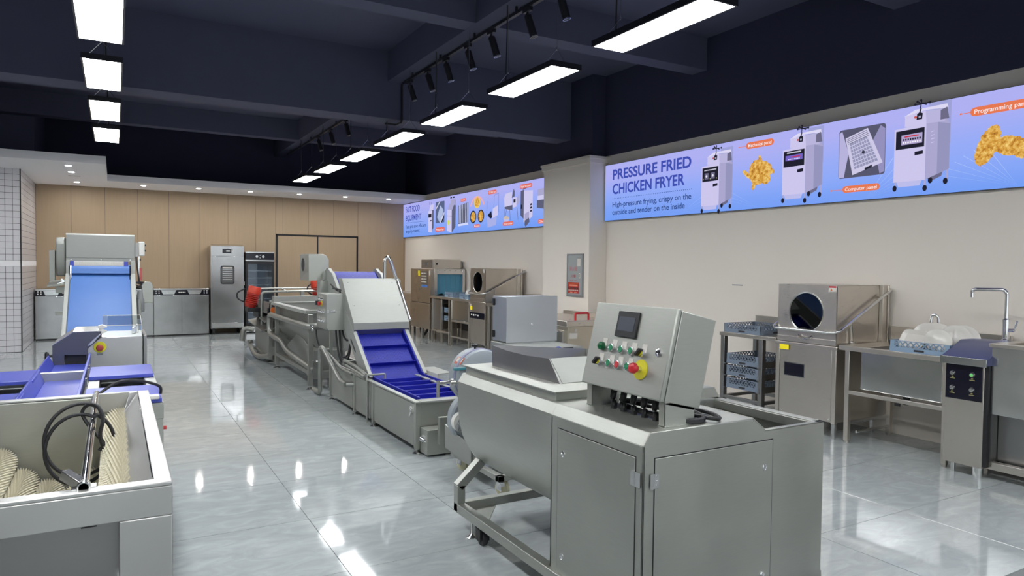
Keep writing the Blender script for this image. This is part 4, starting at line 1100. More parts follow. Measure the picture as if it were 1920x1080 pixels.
pf = thing('proofer_cabinet', 'tall stainless proofer cabinet with a small rounded window, on casters', 'cabinet', (2.26, 17.5, 0))
obj('body', B().box(1.90, 2.615, yb + .02, 17.85, .13, 2.03), STM, pf, .004)
obj('top_panel', B().box(1.90, 2.615, yb, yb + .02, 1.80, 2.03), STM, pf, .004)
obj('canopy', B().sheet([(1.90, yb, 2.03), (2.615, yb, 2.03), (2.60, yb + .1, 2.065), (1.915, yb + .1, 2.065)], .01), STP, pf)
dr = obj('door', B().box(1.93, 2.612, yb - .02, yb + .018, .27, 1.795), STM, pf, .004)
def rrect(x0, x1, z0, z1, r, n=5):
    out = []
    for cx, cz, a0 in ((x1 - r, z1 - r, 0), (x0 + r, z1 - r, 90), (x0 + r, z0 + r, 180), (x1 - r, z0 + r, 270)):
        for k in range(n + 1):
            a = R(a0 + 90 * k / n); out.append((cx + r * math.cos(a), cz + r * math.sin(a)))
    return out
wn = obj('door_window', B().prism(rrect(2.105, 2.405, 1.155, 1.58, .05), 'y', yb - .028, yb - .018), BLK, dr)
obj('window_pane', B().prism(rrect(2.125, 2.385, 1.175, 1.56, .04), 'y', yb - .031, yb - .027), plain('dim_window', srgb(92, 92, 92), .1), dr)
for k in range(7):
    obj('shelf_line', B().box(2.15, 2.36, yb - .034, yb - .0305, 1.22 + .045 * k, 1.229 + .045 * k), STP, dr)
obj('window_top_sign', B().box(2.15, 2.36, yb - .034, yb - .0305, 1.515, 1.545), WHITEP, dr)
obj('display', B().box(2.15, 2.365, yb - .008, yb, 1.87, 1.96), NAVY_GLOSS, pf, .003)
obj('display_digits', B().box(2.23, 2.31, yb - .010, yb - .008, 1.905, 1.93).box(2.335, 2.345, yb - .010, yb - .008, 1.88, 1.95), WHITE, pf)
obj('kick_panel', B().box(1.93, 2.61, yb - .015, yb + .02, .16, .262), STP, pf, .003)
obj('door_handle', B().box(2.60, 2.625, yb - .05, yb - .02, 1.13, 1.22), CHR, pf, .004)
for x in (1.96, 2.56):
    for y in (yb + .06, 17.78):
        obj('caster', B().cyl((x - .02, y, .05), (x + .02, y, .05), .05, 16).box(x - .035, x + .035, y - .03, y + .03, .09, .13), BLK, pf)

df = thing('display_fridge', 'tall black framed glass-door display fridge with wire shelves', 'fridge', (2.97, 17.5, 0))
x0, x1 = 2.65, 3.295
b_ = B().box(x0, x0 + .03, yb + .02, 17.85, .08, 1.70).box(x1 - .03, x1, yb + .02, 17.85, .08, 1.70).box(x0, x1, 17.82, 17.85, .08, 1.70).box(x0, x1, yb + .02, 17.85, .08, .16)
obj('body', b_, STL, df, .002)
obj('head_panel', B().box(x0, x1, yb - .01, 17.85, 1.70, 1.905), NAVY_GLOSS, df, .003)
obj('head_trim', B().box(x0, x1, yb - .014, yb - .004, 1.885, 1.91).box(x0, x1, yb - .014, yb - .004, 1.695, 1.72), STP, df)
for x in (2.90, 3.04):
    obj('dial', B().cyl((x, yb - .01, 1.80), (x, yb - .04, 1.80), .032, 16), STP, df, .004)
obj('indicator', B().box(2.965, 2.98, yb - .013, yb - .009, 1.82, 1.84).box(2.965, 2.98, yb - .013, yb - .009, 1.76, 1.78), WHITE, df)
dd = obj('door_frame', B().box(x0, x0 + .05, yb - .02, yb + .02, .17, 1.69).box(x1 - .05, x1, yb - .02, yb + .02, .17, 1.69).box(x0 + .05, x1 - .05, yb - .02, yb + .02, .17, .24).box(x0 + .05, x1 - .05, yb - .02, yb + .02, 1.63, 1.69), BLK, df, .003)
obj('door_glass', B().box(x0 + .05, x1 - .05, yb - .004, yb + .002, .24, 1.63), FGLASS, dd)
obj('inner_lining', B().box(x0 + .031, x0 + .035, yb + .04, 17.81, .17, 1.69).box(x1 - .035, x1 - .031, yb + .04, 17.81, .17, 1.69).box(x0 + .035, x1 - .035, 17.81, 17.818, .17, 1.69), plain('fridge_lining', srgb(150, 158, 170), .3, .6), df)
for k in range(8):
    z = .30 + .165 * k
    s_ = B().box(x0 + .04, x1 - .04, yb + .05, yb + .06, z, z + .014)
    for j in range(12):
        s_.box(x0 + .045 + .048 * j, x0 + .049 + .048 * j, yb + .06, 17.78, z + .004, z + .010)
    obj('wire_shelf', s_, STP, df)
obj('kick_plate', B().box(x0 + .02, x1 - .02, yb, 17.8, .03, .15), STP, df, .003)
for x in (2.70, 3.24):
    obj('caster', B().cyl((x - .015, yb + .06, .03), (x + .015, yb + .06, .03), .03, 14).cyl((x - .015, 17.75, .03), (x + .015, 17.75, .03), .03, 14), BLK, df)

# ================================================================== right row helpers
def basket(x0, y0, z0, sx, sy, h, label, grp, mat=BASK, rot=None):
    t = thing('dish_rack', label, 'rack', (x0 + sx / 2, y0 + sy / 2, z0), grp)
    x1, y1 = x0 + sx, y0 + sy; lo = z0 + h * .42; hi = z0 + h * .93; e = .006
    b = B()
    for (a, c, d_, f_) in ((x0, x0 + e, y0, y1), (x1 - e, x1, y0, y1), (x0 + e, x1 - e, y0, y0 + e), (x0 + e, x1 - e, y1 - e, y1)):
        b.box(a, c, d_, f_, z0, lo); b.box(a, c, d_, f_, hi, z0 + h)
    for x in (x0, x1 - .045):
        for y in (y0, y1 - e): b.box(x, x + .045, y, y + e, lo, hi)
    for y in (y0, y1 - .045):
        for x in (x0, x1 - e): b.box(x, x + e, y, y + .045, lo, hi)
    n = 9
    for k in range(1, n):
        b.box(x0 + e, x1 - e, y0 + sy * k / n - .003, y0 + sy * k / n + .003, z0 + .004, z0 + .014)
        b.box(x0 + sx * k / n - .003, x0 + sx * k / n + .003, y0 + e, y1 - e, z0 + .004, z0 + .014)
    obj('rack_body', b, mat, t)
    l = B(); n = 9
    for side in range(4):
        ln = (sy if side < 2 else sx) - .09; w_ = ln / n
        for k in range(n):
            for s in (0, 1):
                u0, u1 = .045 + w_ * k, .045 + w_ * (k + 1)
                za, zb = (lo, hi) if s == 0 else (hi, lo)
                if side == 0: P_, Q_, up = (x0 + e / 2, y0 + u0, za), (x0 + e / 2, y0 + u1, zb), (1, 0, 0)
                elif side == 1: P_, Q_, up = (x1 - e / 2, y0 + u0, za), (x1 - e / 2, y0 + u1, zb), (1, 0, 0)
                elif side == 2: P_, Q_, up = (x0 + u0, y0 + e / 2, za), (x0 + u1, y0 + e / 2, zb), (0, 1, 0)
                else: P_, Q_, up = (x0 + u0, y1 - e / 2, za), (x0 + u1, y1 - e / 2, zb), (0, 1, 0)
                l.bar(P_, Q_, .0095, e, up)
    o = obj('lattice', l, mat, t, smooth=False); o['kind'] = 'stuff'
    ym, xm = (y0 + y1) / 2, (x0 + x1) / 2
    obj('hand_hole', B().box(x0 - .001, x0 + .002, ym - .045, ym + .045, z0 + .012, z0 + .030).box(xm - .045, xm + .045, y0 - .001, y0 + .002, z0 + .012, z0 + .030), DARKIN, t)
    return t
def plate(c, r, ax, label, grp, dish=None, bl=None):
    c = Vector(c)
    prof_ = [(0, .004), (r * .55, .004), (r * .66, .010), (r, .022), (r * 1.0, .026), (r * .66, .016), (r * .55, .010), (0, .010)]
    b = B().lathe(c, prof_, 40, ax)
    return single('plate', b, WHITEP, label, 'plate', grp, loc=tuple(c))
def hood_washer(x0, xb, y0, y1, zl, zh, label, far=False):
    """pass-through dishwasher; front faces -x"""
    t = thing('hood_dishwasher', label, 'dishwasher', ((x0 + xb) / 2, (y0 + y1) / 2, 0))
    xd = x0 + .69
    obj('base', B().box(x0 + .012, xd, y0 + .02, y1 - .02, .16, zl - .035), STB, t, .003)
    for y in (y0, y1 - .045):
        obj('corner_post', B().box(x0 - .004, x0 + .04, y, y + .045, .155, zl - .03), STB, t, .003)
    obj('front_panel', B().box(x0, x0 + .014, y0 + .05, y1 - .05, .165, zl - .035), STB, t, .003)
    for y in (y0 + .07, y1 - .09):
        obj('panel_screw', B().lathe((x0, y, .19), [(0, -.006), (.008, -.005), (.009, 0)], 10, (1, 0, 0)), CHR, t)
    obj('wash_deck', B().box(x0 - .012, xd + .02, y0 - .008, y1 + .008, zl - .035, zl), STB, t, .004)
    for y in (y0 + .02, y1 - .05):
        for x in (x0 + .02, xd - .06):
            obj('leg', B().box(x, x + .035, y, y + .035, .015, .16).lathe((x + .0175, y + .0175, 0), [(.018, 0), (.018, .02)], 10), STP, t, .003)
    # hollow hood: real panels and a real round window
    cy, cz, r = (y0 + y1) / 2 + .0, 1.222 if not far else 1.335, .192
    if far: r = .19
    n = 48; b = B(); sq = []
    Y0h, Y1h = y0 + .012, y1 - .012
    for k in range(n):
        a = 2 * math.pi * k / n; ca, sa = math.cos(a), math.sin(a)
        f_ = min(((Y1h - cy) if ca > 0 else (cy - Y0h)) / max(abs(ca), 1e-6), ((zh - cz) if sa > 0 else (cz - zl - .005)) / max(abs(sa), 1e-6))
        sq.append(((cy + r * ca, cz + r * sa), (cy + f_ * ca, cz + f_ * sa)))
    for k in range(n):
        (a1, o1), (a2, o2) = sq[k], sq[(k + 1) % n]
        for xx, flip in ((x0 + .002, 0), (x0 + .012, 1)):
            q = [(xx, *a1), (xx, *o1), (xx, *o2), (xx, *a2)]
            b.face(*(q[::-1] if flip else q))
        b.face((x0 + .002, *a1), (x0 + .002, *a2), (x0 + .012, *a2), (x0 + .012, *a1))
    # corner fills
    for (yc, zc) in ((Y0h, zl + .005), (Y1h, zl + .005), (Y0h, zh), (Y1h, zh)):
        near = sorted(range(n), key=lambda k: (sq[k][1][0] - yc) ** 2 + (sq[k][1][1] - zc) ** 2)[:2]
        b.face((x0 + .002, yc, zc), (x0 + .002, *sq[near[0]][1]), (x0 + .002, *sq[near[1]][1]))
    hd = obj('hood', b, STB, t, smooth=False)
    sb_ = B().box(x0 + .012, xd, Y0h, Y0h + .006, zl + .005, zh).box(x0 + .012, xd, Y1h - .006, Y1h, zl + .005, zh).box(x0 + .012, xd, Y0h, Y1h, zh - .006, zh).box(xd - .006, xd, Y0h, Y1h, zl + .005, zh)
    sb_.box(x0 - .002, x0 + .004, Y0h, Y1h, zl + .005, zl + .06)
    obj('hood_shell', sb_, STB, t, .002)
    obj('round_window', B().lathe((x0 + .008, cy, cz), [(0, 0), (r, 0), (r, .004), (0, .004)], 48, (1, 0, 0)), WGLASS, hd)
    obj('window_ring', B().lathe((x0 - .002, cy, cz), [(r - .002, .004), (r + .010, 0), (r + .010, .004), (r - .002, .012)], 48, (1, 0, 0), True), STP, hd)
    # lift handle around the hood
    zh_ = 1.04 if not far else 1.12
    yl, yr, zp, xp = y1 + .03, y0 - .035, zh - .045, xb + .02
    path = [(xp, yl, zp), (x0 - .045, yl, zh_), (x0 - .045, yr, zh_), (xp, yr, zp)]
    obj('lift_handle', B().tube(fil(path, .09, 6), .0155, 12), STP, t)
    obj('rear_mast', B().box(xd - .02, xd + .045, y0 - .03, y0 + .01, zl - .02, zh + .0).box(xd + .05, xd + .07, y0 - .045, y0 - .025, zl + .02, zh), STB, t, .003)
    obj('pivot', B().cyl((xp, yr, zp), (xp, y0 + .01, zp), .02, 12), CHR, t)
    obj('hood_strut', B().bar((x0 + .22, y0 - .012, zl + .05), (x0 + .19, y0 - .012, zl + .24), .012, .02, (0, 1, 0)).cyl((x0 + .225, y0 - .03, zl + .03), (x0 + .225, y0 + .0, zl + .03), .018, 10), STP, t)
    obj('rear_housing', B().box(xd + .004, xb, y0 + .03, y1 - .03, .3, zh - .005), STB, t, .003)
    return t, cy, cz, r

# ---------------- near hood dishwasher and what belongs to it
hw, cy, cz, rr = hood_washer(6.03, 6.80, 4.252, 4.955, .905, 1.497, 'near hood dishwasher with round window, lift handle and white rack of plates inside')
obj('display_panel', B().box(6.024, 6.031, 4.61, 4.845, .56, .69), NAVY_GLOSS, hw, .003)
obj('display_frame', B().box(6.027, 6.0305, 4.602, 4.853, .552, .698), STP, hw)
obj('yellow_label', B().box(6.016, 6.0175, 4.79, 4.90, .822, .872), YELS, hw)
wl_ = obj('warning_label', B().box(6.028, 6.0315, 4.268, 4.352, 1.435, 1.492), WHITEP, hw)
obj('red_band', B().box(6.0275, 6.0282, 4.272, 4.348, 1.474, 1.490), RED, wl_)
obj('warning_triangle', B().prism([(4.335, 1.445), (4.310, 1.445), (4.3225, 1.468)], 'x', 6.0275, 6.0282), ORG, wl_)
obj('hood_pull', B().tube([(6.028, 4.68, .985), (6.01, 4.66, .965), (6.008, 4.60, .955), (6.01, 4.54, .965), (6.028, 4.52, .985)], .012, 8), CHR, hw)
basket(6.10, 4.32, .907, .5, .5, .09, 'pale dish rack inside the near hood dishwasher, seen through its round window', 'dish racks', WHITE)
for k in range(4):
    plate((6.20 + .05 * k, 4.50 + .05 * k, 1.02), .115, (-.75, -.1, .55), 'white plate inside the near hood dishwasher, %s behind its round window' % ('first second third fourth'.split()[k]), 'plates inside the hood dishwasher')

# ---------------- rack table to its left
rt = thing('rack_table', 'narrow steel clearing table with slide rails holding stacked dish racks below', 'table', (6.35, 5.35, 0))
obj('table_top', B().box(6.04, 6.66, 4.97, 5.76, .885, .928), STB, rt, .004)
obj('backsplash', B().box(6.63, 6.66, 4.97, 5.76, .928, 1.098), STB, rt, .002)
for x in (6.055, 6.585):
    for y in (5.70, 5.16):
        obj('leg', B().box(x, x + .055, y - .005, y + .050, .02, .885).lathe((x + .022, y + .022, 0), [(.02, 0), (.02, .03)], 10), STD, rt, .003)
for z in (.60, .465, .325):
    for y in (5.688, 5.205):
        obj('slide_rail', B().box(6.05, 6.62, y - .02, y + .02, z - .035, z - .027).box(6.05, 6.62, y + (.015 if y > 5.4 else -.02), y + (.02 if y > 5.4 else -.015), z - .035, z + .035), STD, rt, .001)
obj('lower_rail', B().box(6.06, 6.10, 5.16, 5.74, .17, .205).box(6.59, 6.63, 5.16, 5.74, .17, .205).box(6.10, 6.59, 5.70, 5.74, .17, .205).box(6.10, 6.59, 5.16, 5.20, .17, .205), STD, rt, .002)
basket(6.05, 5.185, .929, .5, .515, .10, 'blue-grey dish rack lying alone on the near clearing table', 'dish racks', BASKD)
for z, l in ((.574, 'upper'), (.439, 'middle'), (.299, 'lower')):
    basket(6.065, 5.207, z, .5, .46, .115, 'blue-grey dish rack on the %s slide rails under the near clearing table' % l, 'dish racks', BASKD)

# ---------------- sink table to its right
sk = thing('sink_table', 'steel dishwasher inlet table with deep sink bowl and backsplash', 'table', (6.42, 3.74, 0))
obj('table_top', B().box(6.04, 6.10, 3.22, 4.235, .882, .928).box(6.50, 6.80, 3.22, 4.235, .882, .928).box(6.10, 6.50, 3.98, 4.235, .882, .928).box(6.10, 6.50, 3.22, 3.30, .882, .928), STB, sk, .003)
obj('backsplash', B().box(6.79, 6.815, 3.10, 4.19, .90, 1.09), STB, sk, .002)
obj('sink_bowl', B().box(6.08, 6.088, 3.29, 4.03, .535, .885).box(6.50, 6.508, 3.29, 4.03, .535, .885).box(6.088, 6.50, 3.29, 3.298, .535, .885).box(6.088, 6.50, 4.022, 4.03, .535, .885).box(6.08, 6.508, 3.29, 4.03, .527, .536), STP, sk, .004)
for x in (6.05, 6.72):
    obj('leg', B().box(x, x + .045, 4.13, 4.175, .02, .885).lathe((x + .022, 4.152, 0), [(.02, 0), (.02, .03)], 10), STB, sk, .003)
    obj('leg', B().box(x, x + .045, 3.225, 3.27, .02, .885).lathe((x + .022, 3.247, 0), [(.02, 0), (.02, .03)], 10), STB, sk, .003)
obj('front_rail', B().box(6.055, 6.09, 3.25, 4.15, .468, .505), STB, sk, .003)
obj('side_tube', B().cyl((6.08, 4.152, .19), (6.74, 4.152, .19), .018, 12).cyl((6.08, 4.06, .12), (6.60, 4.06, .12), .012, 10), STP, sk)
obj('drain_valve', B().cyl((6.2, 3.66, .53), (6.2, 3.66, .44), .03, 12).box(6.05, 6.06, 3.63, 3.68, .44, .465), BLK, sk)
basket(6.05, 3.215, .929, .5, .525, .10, 'light blue dish rack full of white plates on the sink table', 'dish racks', BASK)
pg_ = 'plates in the rack on the sink table'
dsh = B()
for k in range(2):
    pass
def dish(c, w_, h_, label):
    M_ = Matrix.Translation(c) @ Matrix.Rotation(R(-14), 4, 'Z') @ Matrix.Rotation(R(30), 4, 'Y')
    b = B(M_)
    o1 = rrect(-w_ / 2, w_ / 2, -h_ / 2, h_ / 2, .045); o2 = rrect(-w_ / 2 + .035, w_ / 2 - .035, -h_ / 2 + .035, h_ / 2 - .035, .03)
    n = len(o1)
    for A_, C_, xa, xc in ((o1, o2, -.020, 0), (o2, o1, .006, -.014)):
        for k in range(n):
            b.face((xa, *A_[k]), (xa, *A_[(k + 1) % n]), (xc, *C_[(k + 1) % n]), (xc, *C_[k]))
    b.face(*[(0, *p) for p in o2]); b.face(*[(.006, *p) for p in o2[::-1]])
    for k in range(n):
        b.face((-.020, *o1[k]), (-.014, *o1[k]), (-.014, *o1[(k + 1) % n]), (-.020, *o1[(k + 1) % n]))
    return single('serving_dish', b, WHITEP, label, 'dish', pg_, loc=c)
dish((6.16, 3.585, 1.035), .27, .18, 'white rounded rectangular dish at the front left of the sink table rack')
plate((6.30, 3.54, 1.06), .125, (-.78, -.38, .42), 'round white plate behind the rectangular dish in the sink table rack', pg_)
plate((6.36, 3.50, 1.06), .125, (-.78, -.38, .42), 'rearmost round white plate behind the rectangular dish in the rack', pg_)
plate((6.15, 3.375, 1.04), .105, (-.70, -.52, .42), 'round white plate standing at the front right of the sink table rack', pg_)
plate((6.30, 3.31, 1.055), .125, (-.70, -.55, .36), 'round white plate leaning at the back right of the sink table rack', pg_)
plate((6.35, 3.27, 1.055), .125, (-.70, -.55, .36), 'outermost round white plate beside the blue sink cabinet cap', pg_)
fa = thing('wash_tap', 'small chrome gooseneck tap behind the rack of plates', 'tap', (6.70, 3.675, .928))
obj('spout', B().tube(fil([(6.70, 3.675, .93), (6.70, 3.675, 1.225), (6.69, 3.73, 1.245), (6.68, 3.735, 1.16)], .035, 6), .013, 12), CHR, fa)
obj('tap_base', B().lathe((6.70, 3.675, .928), [(.028, 0), (.028, .02), (.016, .035)], 16), CHR, fa)

# ---------------- pre-wash sink unit at the right edge
pw = thing('prewash_sink', 'steel pre-wash sink unit with black push-button panel and blue-grey wedge cap', 'sink', (6.3, 2.6, 0))
yA, yB = 2.90, 3.195
obj('control_pillar', B().box(5.95, 6.45, yA, yB, .085, .93), STB, pw, .004)
obj('pillar_side', B().box(5.955, 6.44, yA - .03, yA, .10, .93), BLK, pw)
cp = obj('black_panel', B().box(5.944, 5.951, yA + .012, yB - .006, .612, .905), NAVY_GLOSS, pw, .002)
cm = plain('blue_grey_metal', srgb(92, 98, 140), .3, .6)  # blue reflection on the steel cap, put into its colour
obj('wedge_cap', B().prism([(5.91, .905), (5.91, .952), (5.93, .962), (6.20, 1.075), (6.45, 1.075), (6.45, .905)], 'y', yA - .035, yB + .02), cm, pw, .004)
obj('cap_lip', B().box(5.900, 5.912, yA - .036, yB + .021, .898, .958), STP, pw, .002)
for y, z, m_ in ((3.135, .82, STP), (2.985, .82, plain('lit_green', srgb(120, 220, 120), .3)), (3.135, .70, STP), (2.985, .70, STP)):
    k_ = obj('push_button', B().lathe((5.944, y, z), [(0, -.014), (.016, -.014), (.019, -.008), (.021, 0)], 18, (1, 0, 0)), STP, pw)
    obj('button_face', B().lathe((5.930, y, z), [(0, -.003), (.012, -.002), (.014, .001)], 16, (1, 0, 0)), m_, k_)
    obj('button_mark', B().box(5.9432, 5.944, y - .02, y + .02, z - .045, z - .040).box(5.9432, 5.944, y - .008, y + .008, z - .034, z - .026), plain('panel_print', srgb(150, 146, 90), .5), cp)
for y in (2.2, 2.95, 3.15):
    obj('leg', B().lathe((6.0 if y < 3.1 else 6.02, y, 0), [(.034, 0), (.036, .01), (.040, .05), (.040, .12)] if y < 3.1 else [(.018, 0), (.018, .1)], 16), STP, pw)
obj('sink_front', B().box(5.99, 6.0, 1.3, 2.868, .525, 1.06), STP, pw, .003)
obj('sink_rim', B().box(5.975, 6.06, 1.3, 2.885, 1.055, 1.085).box(6.38, 6.80, 1.3, 2.885, 1.055, 1.085).box(6.06, 6.38, 2.80, 2.885, 1.055, 1.085).box(6.06, 6.38, 1.3, 1.4, 1.055, 1.085), STB, pw, .003)
obj('sink_bowl', B().box(6.06, 6.068, 1.4, 2.80, .70, 1.06).box(6.372, 6.38, 1.4, 2.80, .70, 1.06).box(6.068, 6.372, 2.792, 2.80, .70, 1.06).box(6.06, 6.38, 1.4, 2.80, .69, .70), STP, pw)
obj('lower_body', B().box(6.10, 6.75, 1.3, 2.86, .14, .60), STD, pw, .003)
obj('lower_rail', B().box(6.0, 6.06, 1.3, 2.90, .085, .145), STB, pw, .003)
obj('side_wall', B().box(6.0, 6.75, 2.862, 2.87, .14, 1.05), STD, pw)
mf = thing('mixer_tap', 'tall square-bend chrome mixer tap standing on the pre-wash sink', 'tap', (6.45, 2.99, 1.075))
obj('tap_body', B().lathe((6.45, 2.99, 1.075), [(.034, 0), (.034, .008), (.027, .012), (.027, .175), (.017, .185)], 20), CHR, mf)
obj('spout', B().tube(fil([(6.45, 2.99, 1.24), (6.45, 2.99, 1.50), (6.45, 3.262, 1.495), (6.45, 3.262, 1.425)], .05, 7), .016, 14), CHR, mf)
obj('lever', B().cyl((6.45, 2.97, 1.16), (6.45, 2.925, 1.165), .016, 12).bar((6.45, 2.93, 1.16), (6.45, 2.905, 1.245), .016, .012, (1, 0, 0)), CHR, mf, .002)

# ---------------- far group on the right wall
fw, *_ = hood_washer(5.97, 6.79, 11.46, 12.10, .965, 1.595, 'far hood dishwasher with black round window and dark control strip', True)
obj('control_strip', B().box(5.962, 5.972, 11.475, 12.09, .64, .755), NAVY_GLOSS, fw)
for k in range(4):
    obj('strip_mark', B().box(5.960, 5.9625, 11.98 - .09 * k, 12.03 - .09 * k, .70 - .01 * (k % 2), .72), WHITE, fw)
obj('yellow_tag', B().box(5.955, 5.958, 11.97, 12.06, .80, .87), YELS, fw)
obj('window_label', B().box(5.966, 5.969, 11.49, 11.55, 1.52, 1.58), WHITEP, fw)

ft = thing('outlet_table', 'long steel outlet table with sink bowl between the two far dishwashers', 'table', (6.35, 13.05, 0))
obj('table_top', B().box(5.95, 6.75, 12.12, 14.02, .94, .985), STB, ft, .004)
obj('sink_bowl', B().box(5.98, 6.5, 12.2, 12.95, .55, .94), STP, ft, .004)
obj('front_rail', B().box(5.97, 6.0, 12.14, 12.98, .50, .54).box(5.97, 6.0, 12.14, 12.98, .18, .21), STB, ft, .002)
obj('shelf_rail', B().box(5.97, 6.0, 13.03, 13.98, .23, .27), STB, ft, .002)
for y in (12.14, 12.96, 13.07, 13.46, 13.95):
    obj('leg', B().box(5.965, 6.005, y - .02, y + .02, .02, .94).lathe((5.985, y, 0), [(.018, 0), (.018, .03)], 10), STB, ft, .003)
    obj('leg', B().box(6.66, 6.70, y - .02, y + .02, 0, .94), STB, ft, .003)
obj('side_panel', B().box(6.0, 6.04, 13.5, 13.93, .28, .92), STD, ft)
obj('back_panel', B().box(6.66, 6.68, 13.05, 13.9, .22, .92), BLK, ft)
basket(6.05, 13.05, .986, .42, .42, .10, 'pale blue dish rack by the curtain on the far outlet table', 'dish racks', BASK)
basket(5.97, 12.16, .986, .42, .42, .10, 'pale blue dish rack of plates beside the far hood dishwasher', 'dish racks', BASK)
for k in range(3):
    plate((6.12 + .08 * k, 12.38 + .02 * k, 1.10), .11, (-.8, -.35, .4), 'white plate in the rack beside the far hood dishwasher, %s from the front' % ('first second third'.split()[k]), 'plates in the far rack')
for z in (.66, .49):
    basket(6.02, 13.08, z, .36, .34, .10, 'pale blue dish rack on the %s rail under the far outlet table' % ('upper' if z > .6 else 'lower'), 'dish racks', BASK)
obj('rack_rail', B().box(6.0, 6.5, 13.08, 13.10, .645, .658).box(6.0, 6.5, 13.40, 13.42, .645, .658).box(6.0, 6.5, 13.08, 13.10, .475, .488).box(6.0, 6.5, 13.40, 13.42, .475, .488), STD, ft)

cd = thing('conveyor_dishwasher', 'large rack-conveyor dishwasher with teal strip curtain at its tunnel mouth', 'dishwasher', (6.4, 14.65, 0))
z1 = 1.565
obj('lower_body', B().box(5.97, 6.80, 14.06, 15.2, .24, .80), steel('steel_warm', (.52, .47, .41, 1), .30, (1, 1, 50)), cd, .004)
WARM = cd.children[0].data.materials[0]
obj('tunnel', B().box(6.06, 6.11, 14.05, 15.2, .80, z1).box(6.76, 6.80, 14.05, 15.2, .80, z1).box(6.11, 6.76, 14.05, 15.2, 1.46, z1).box(6.11, 6.76, 15.1, 15.2, .80, 1.46).box(6.11, 6.76, 14.05, 15.2, .80, .985), STB, cd, .003)
obj('front_door', B().box(5.97, 6.06, 14.06, 15.2, .815, z1), WARM, cd, .004)
obj('lower_door', B().box(5.955, 5.97, 14.07, 15.19, .245, .795), WARM, cd, .003)
cu = B()
for k in range(11):
    x = 6.112 + .0588 * k
    cu.box(x, x + .054, 14.09 + .008 * (k % 2), 14.095 + .008 * (k % 2), 1.0 + .012 * (k % 3), 1.46)
for k in range(11):
    x = 6.112 + .0588 * k
    obj('curtain_strip', B().box(x, x + .0575, 14.09 + .006 * (k % 2), 14.095 + .006 * (k % 2), 1.0 + .012 * (k % 3), 1.455), CURT, cd)
obj('mouth_frame', B().box(6.06, 6.13, 14.04, 14.05, .985, z1).box(6.74, 6.80, 14.04, 14.05, .985, z1).box(6.13, 6.74, 14.04, 14.05, 1.45, z1), STP, cd, .002)
for k in range(5):
    obj('rivet', B().cyl((6.18 + .13 * k, 14.04, 1.53), (6.18 + .13 * k, 14.032, 1.53), .009, 8), STD, cd)
obj('top_box', B().box(6.08, 6.74, 14.15, 14.85, 1.575, 1.775), STB, cd, .004)
obj('box_controls', B().box(6.07, 6.082, 14.2, 14.82, 1.585, 1.765), STD, cd)
obj('box_display', B().box(6.064, 6.072, 14.44, 14.58, 1.63, 1.72).box(6.064, 6.072, 14.25, 14.34, 1.64, 1.68).box(6.064, 6.072, 14.66, 14.78, 1.66, 1.69), GREYP, cd)
obj('box_port', B().cyl((6.16, 14.152, 1.675), (6.16, 14.14, 1.675), .026, 14), BLK, cd)
obj('vent_stub', B().box(6.745, 6.80, 14.2, 14.5, 1.60, 1.74), STD, cd)
for i in range(4):
    for j in range(4):
        obj('key', B().box(5.962, 5.971, 14.50 - .075 * i, 14.545 - .075 * i, 1.45 - .062 * j, 1.475 - .062 * j), WHITE, cd)
obj('key_panel', B().box(5.966, 5.9695, 14.20, 14.58, 1.22, 1.52), STD, cd)
obj('blue_label', B().box(5.965, 5.971, 14.22, 14.56, 1.155, 1.21), plain('blue_label', srgb(70, 120, 200), .4), cd)
obj('yellow_tag', B().box(5.965, 5.971, 14.66, 14.75, 1.40, 1.52), YELS, cd)
obj('white_tag', B().box(5.965, 5.971, 14.05, 14.12, 1.42, 1.54), WHITEP, cd)
obj('door_catch', B().box(5.955, 5.971, 14.62, 14.66, 1.08, 1.14), STD, cd)
for y in (14.2, 14.6, 15.1):
    obj('leg', B().box(6.0, 6.05, y - .025, y + .025, 0, .24), STP, cd, .002)
    obj('leg', B().box(6.7, 6.75, y - .025, y + .025, 0, .24), STP, cd, .002)
obj('pump_hose', B().tube(smooth_path([(6.1, 14.9, .24), (6.1, 14.85, .1), (6.15, 14.8, .06), (6.2, 14.7, .2)], 5), .03, 8), RUB, cd)
et = thing('infeed_table', 'plain steel infeed table beyond the conveyor dishwasher', 'table', (6.4, 16.0, 0))
obj('table_top', B().box(6.0, 6.75, 15.22, 16.9, .94, .985), STB, et, .003)
obj('apron', B().box(6.02, 6.06, 15.25, 16.88, .45, .94), STB, et)
for y in (15.4, 16.8):
    obj('leg', B().box(6.02, 6.06, y - .02, y + .02, 0, .45), STB, et)
    obj('leg', B().box(6.66, 6.70, y - .02, y + .02, 0, .94), STB, et)
nt_ = thing('side_table', 'steel side table with backsplash, near side of the far hood dishwasher', 'table', (6.35, 10.95, 0))
obj('table_top', B().box(5.97, 6.78, 10.42, 11.44, .91, .96), STB, nt_, .003)
obj('backsplash', B().box(6.76, 6.78, 10.42, 11.44, .96, 1.13), STB, nt_, .002)
for y in (10.5, 11.38):
    obj('leg', B().box(5.99, 6.03, y - .02, y + .02, 0, .91), STB, nt_, .002)
    obj('leg', B().box(6.70, 6.74, y - .02, y + .02, 0, .91), STB, nt_, .002)
obj('under_panel', B().box(6.04, 6.06, 10.5, 11.38, .2, .90), STD, nt_)
basket(5.98, 10.75, .961, .45, .45, .10, 'pale blue dish rack on the side table behind the motor box', 'dish racks', BASK)

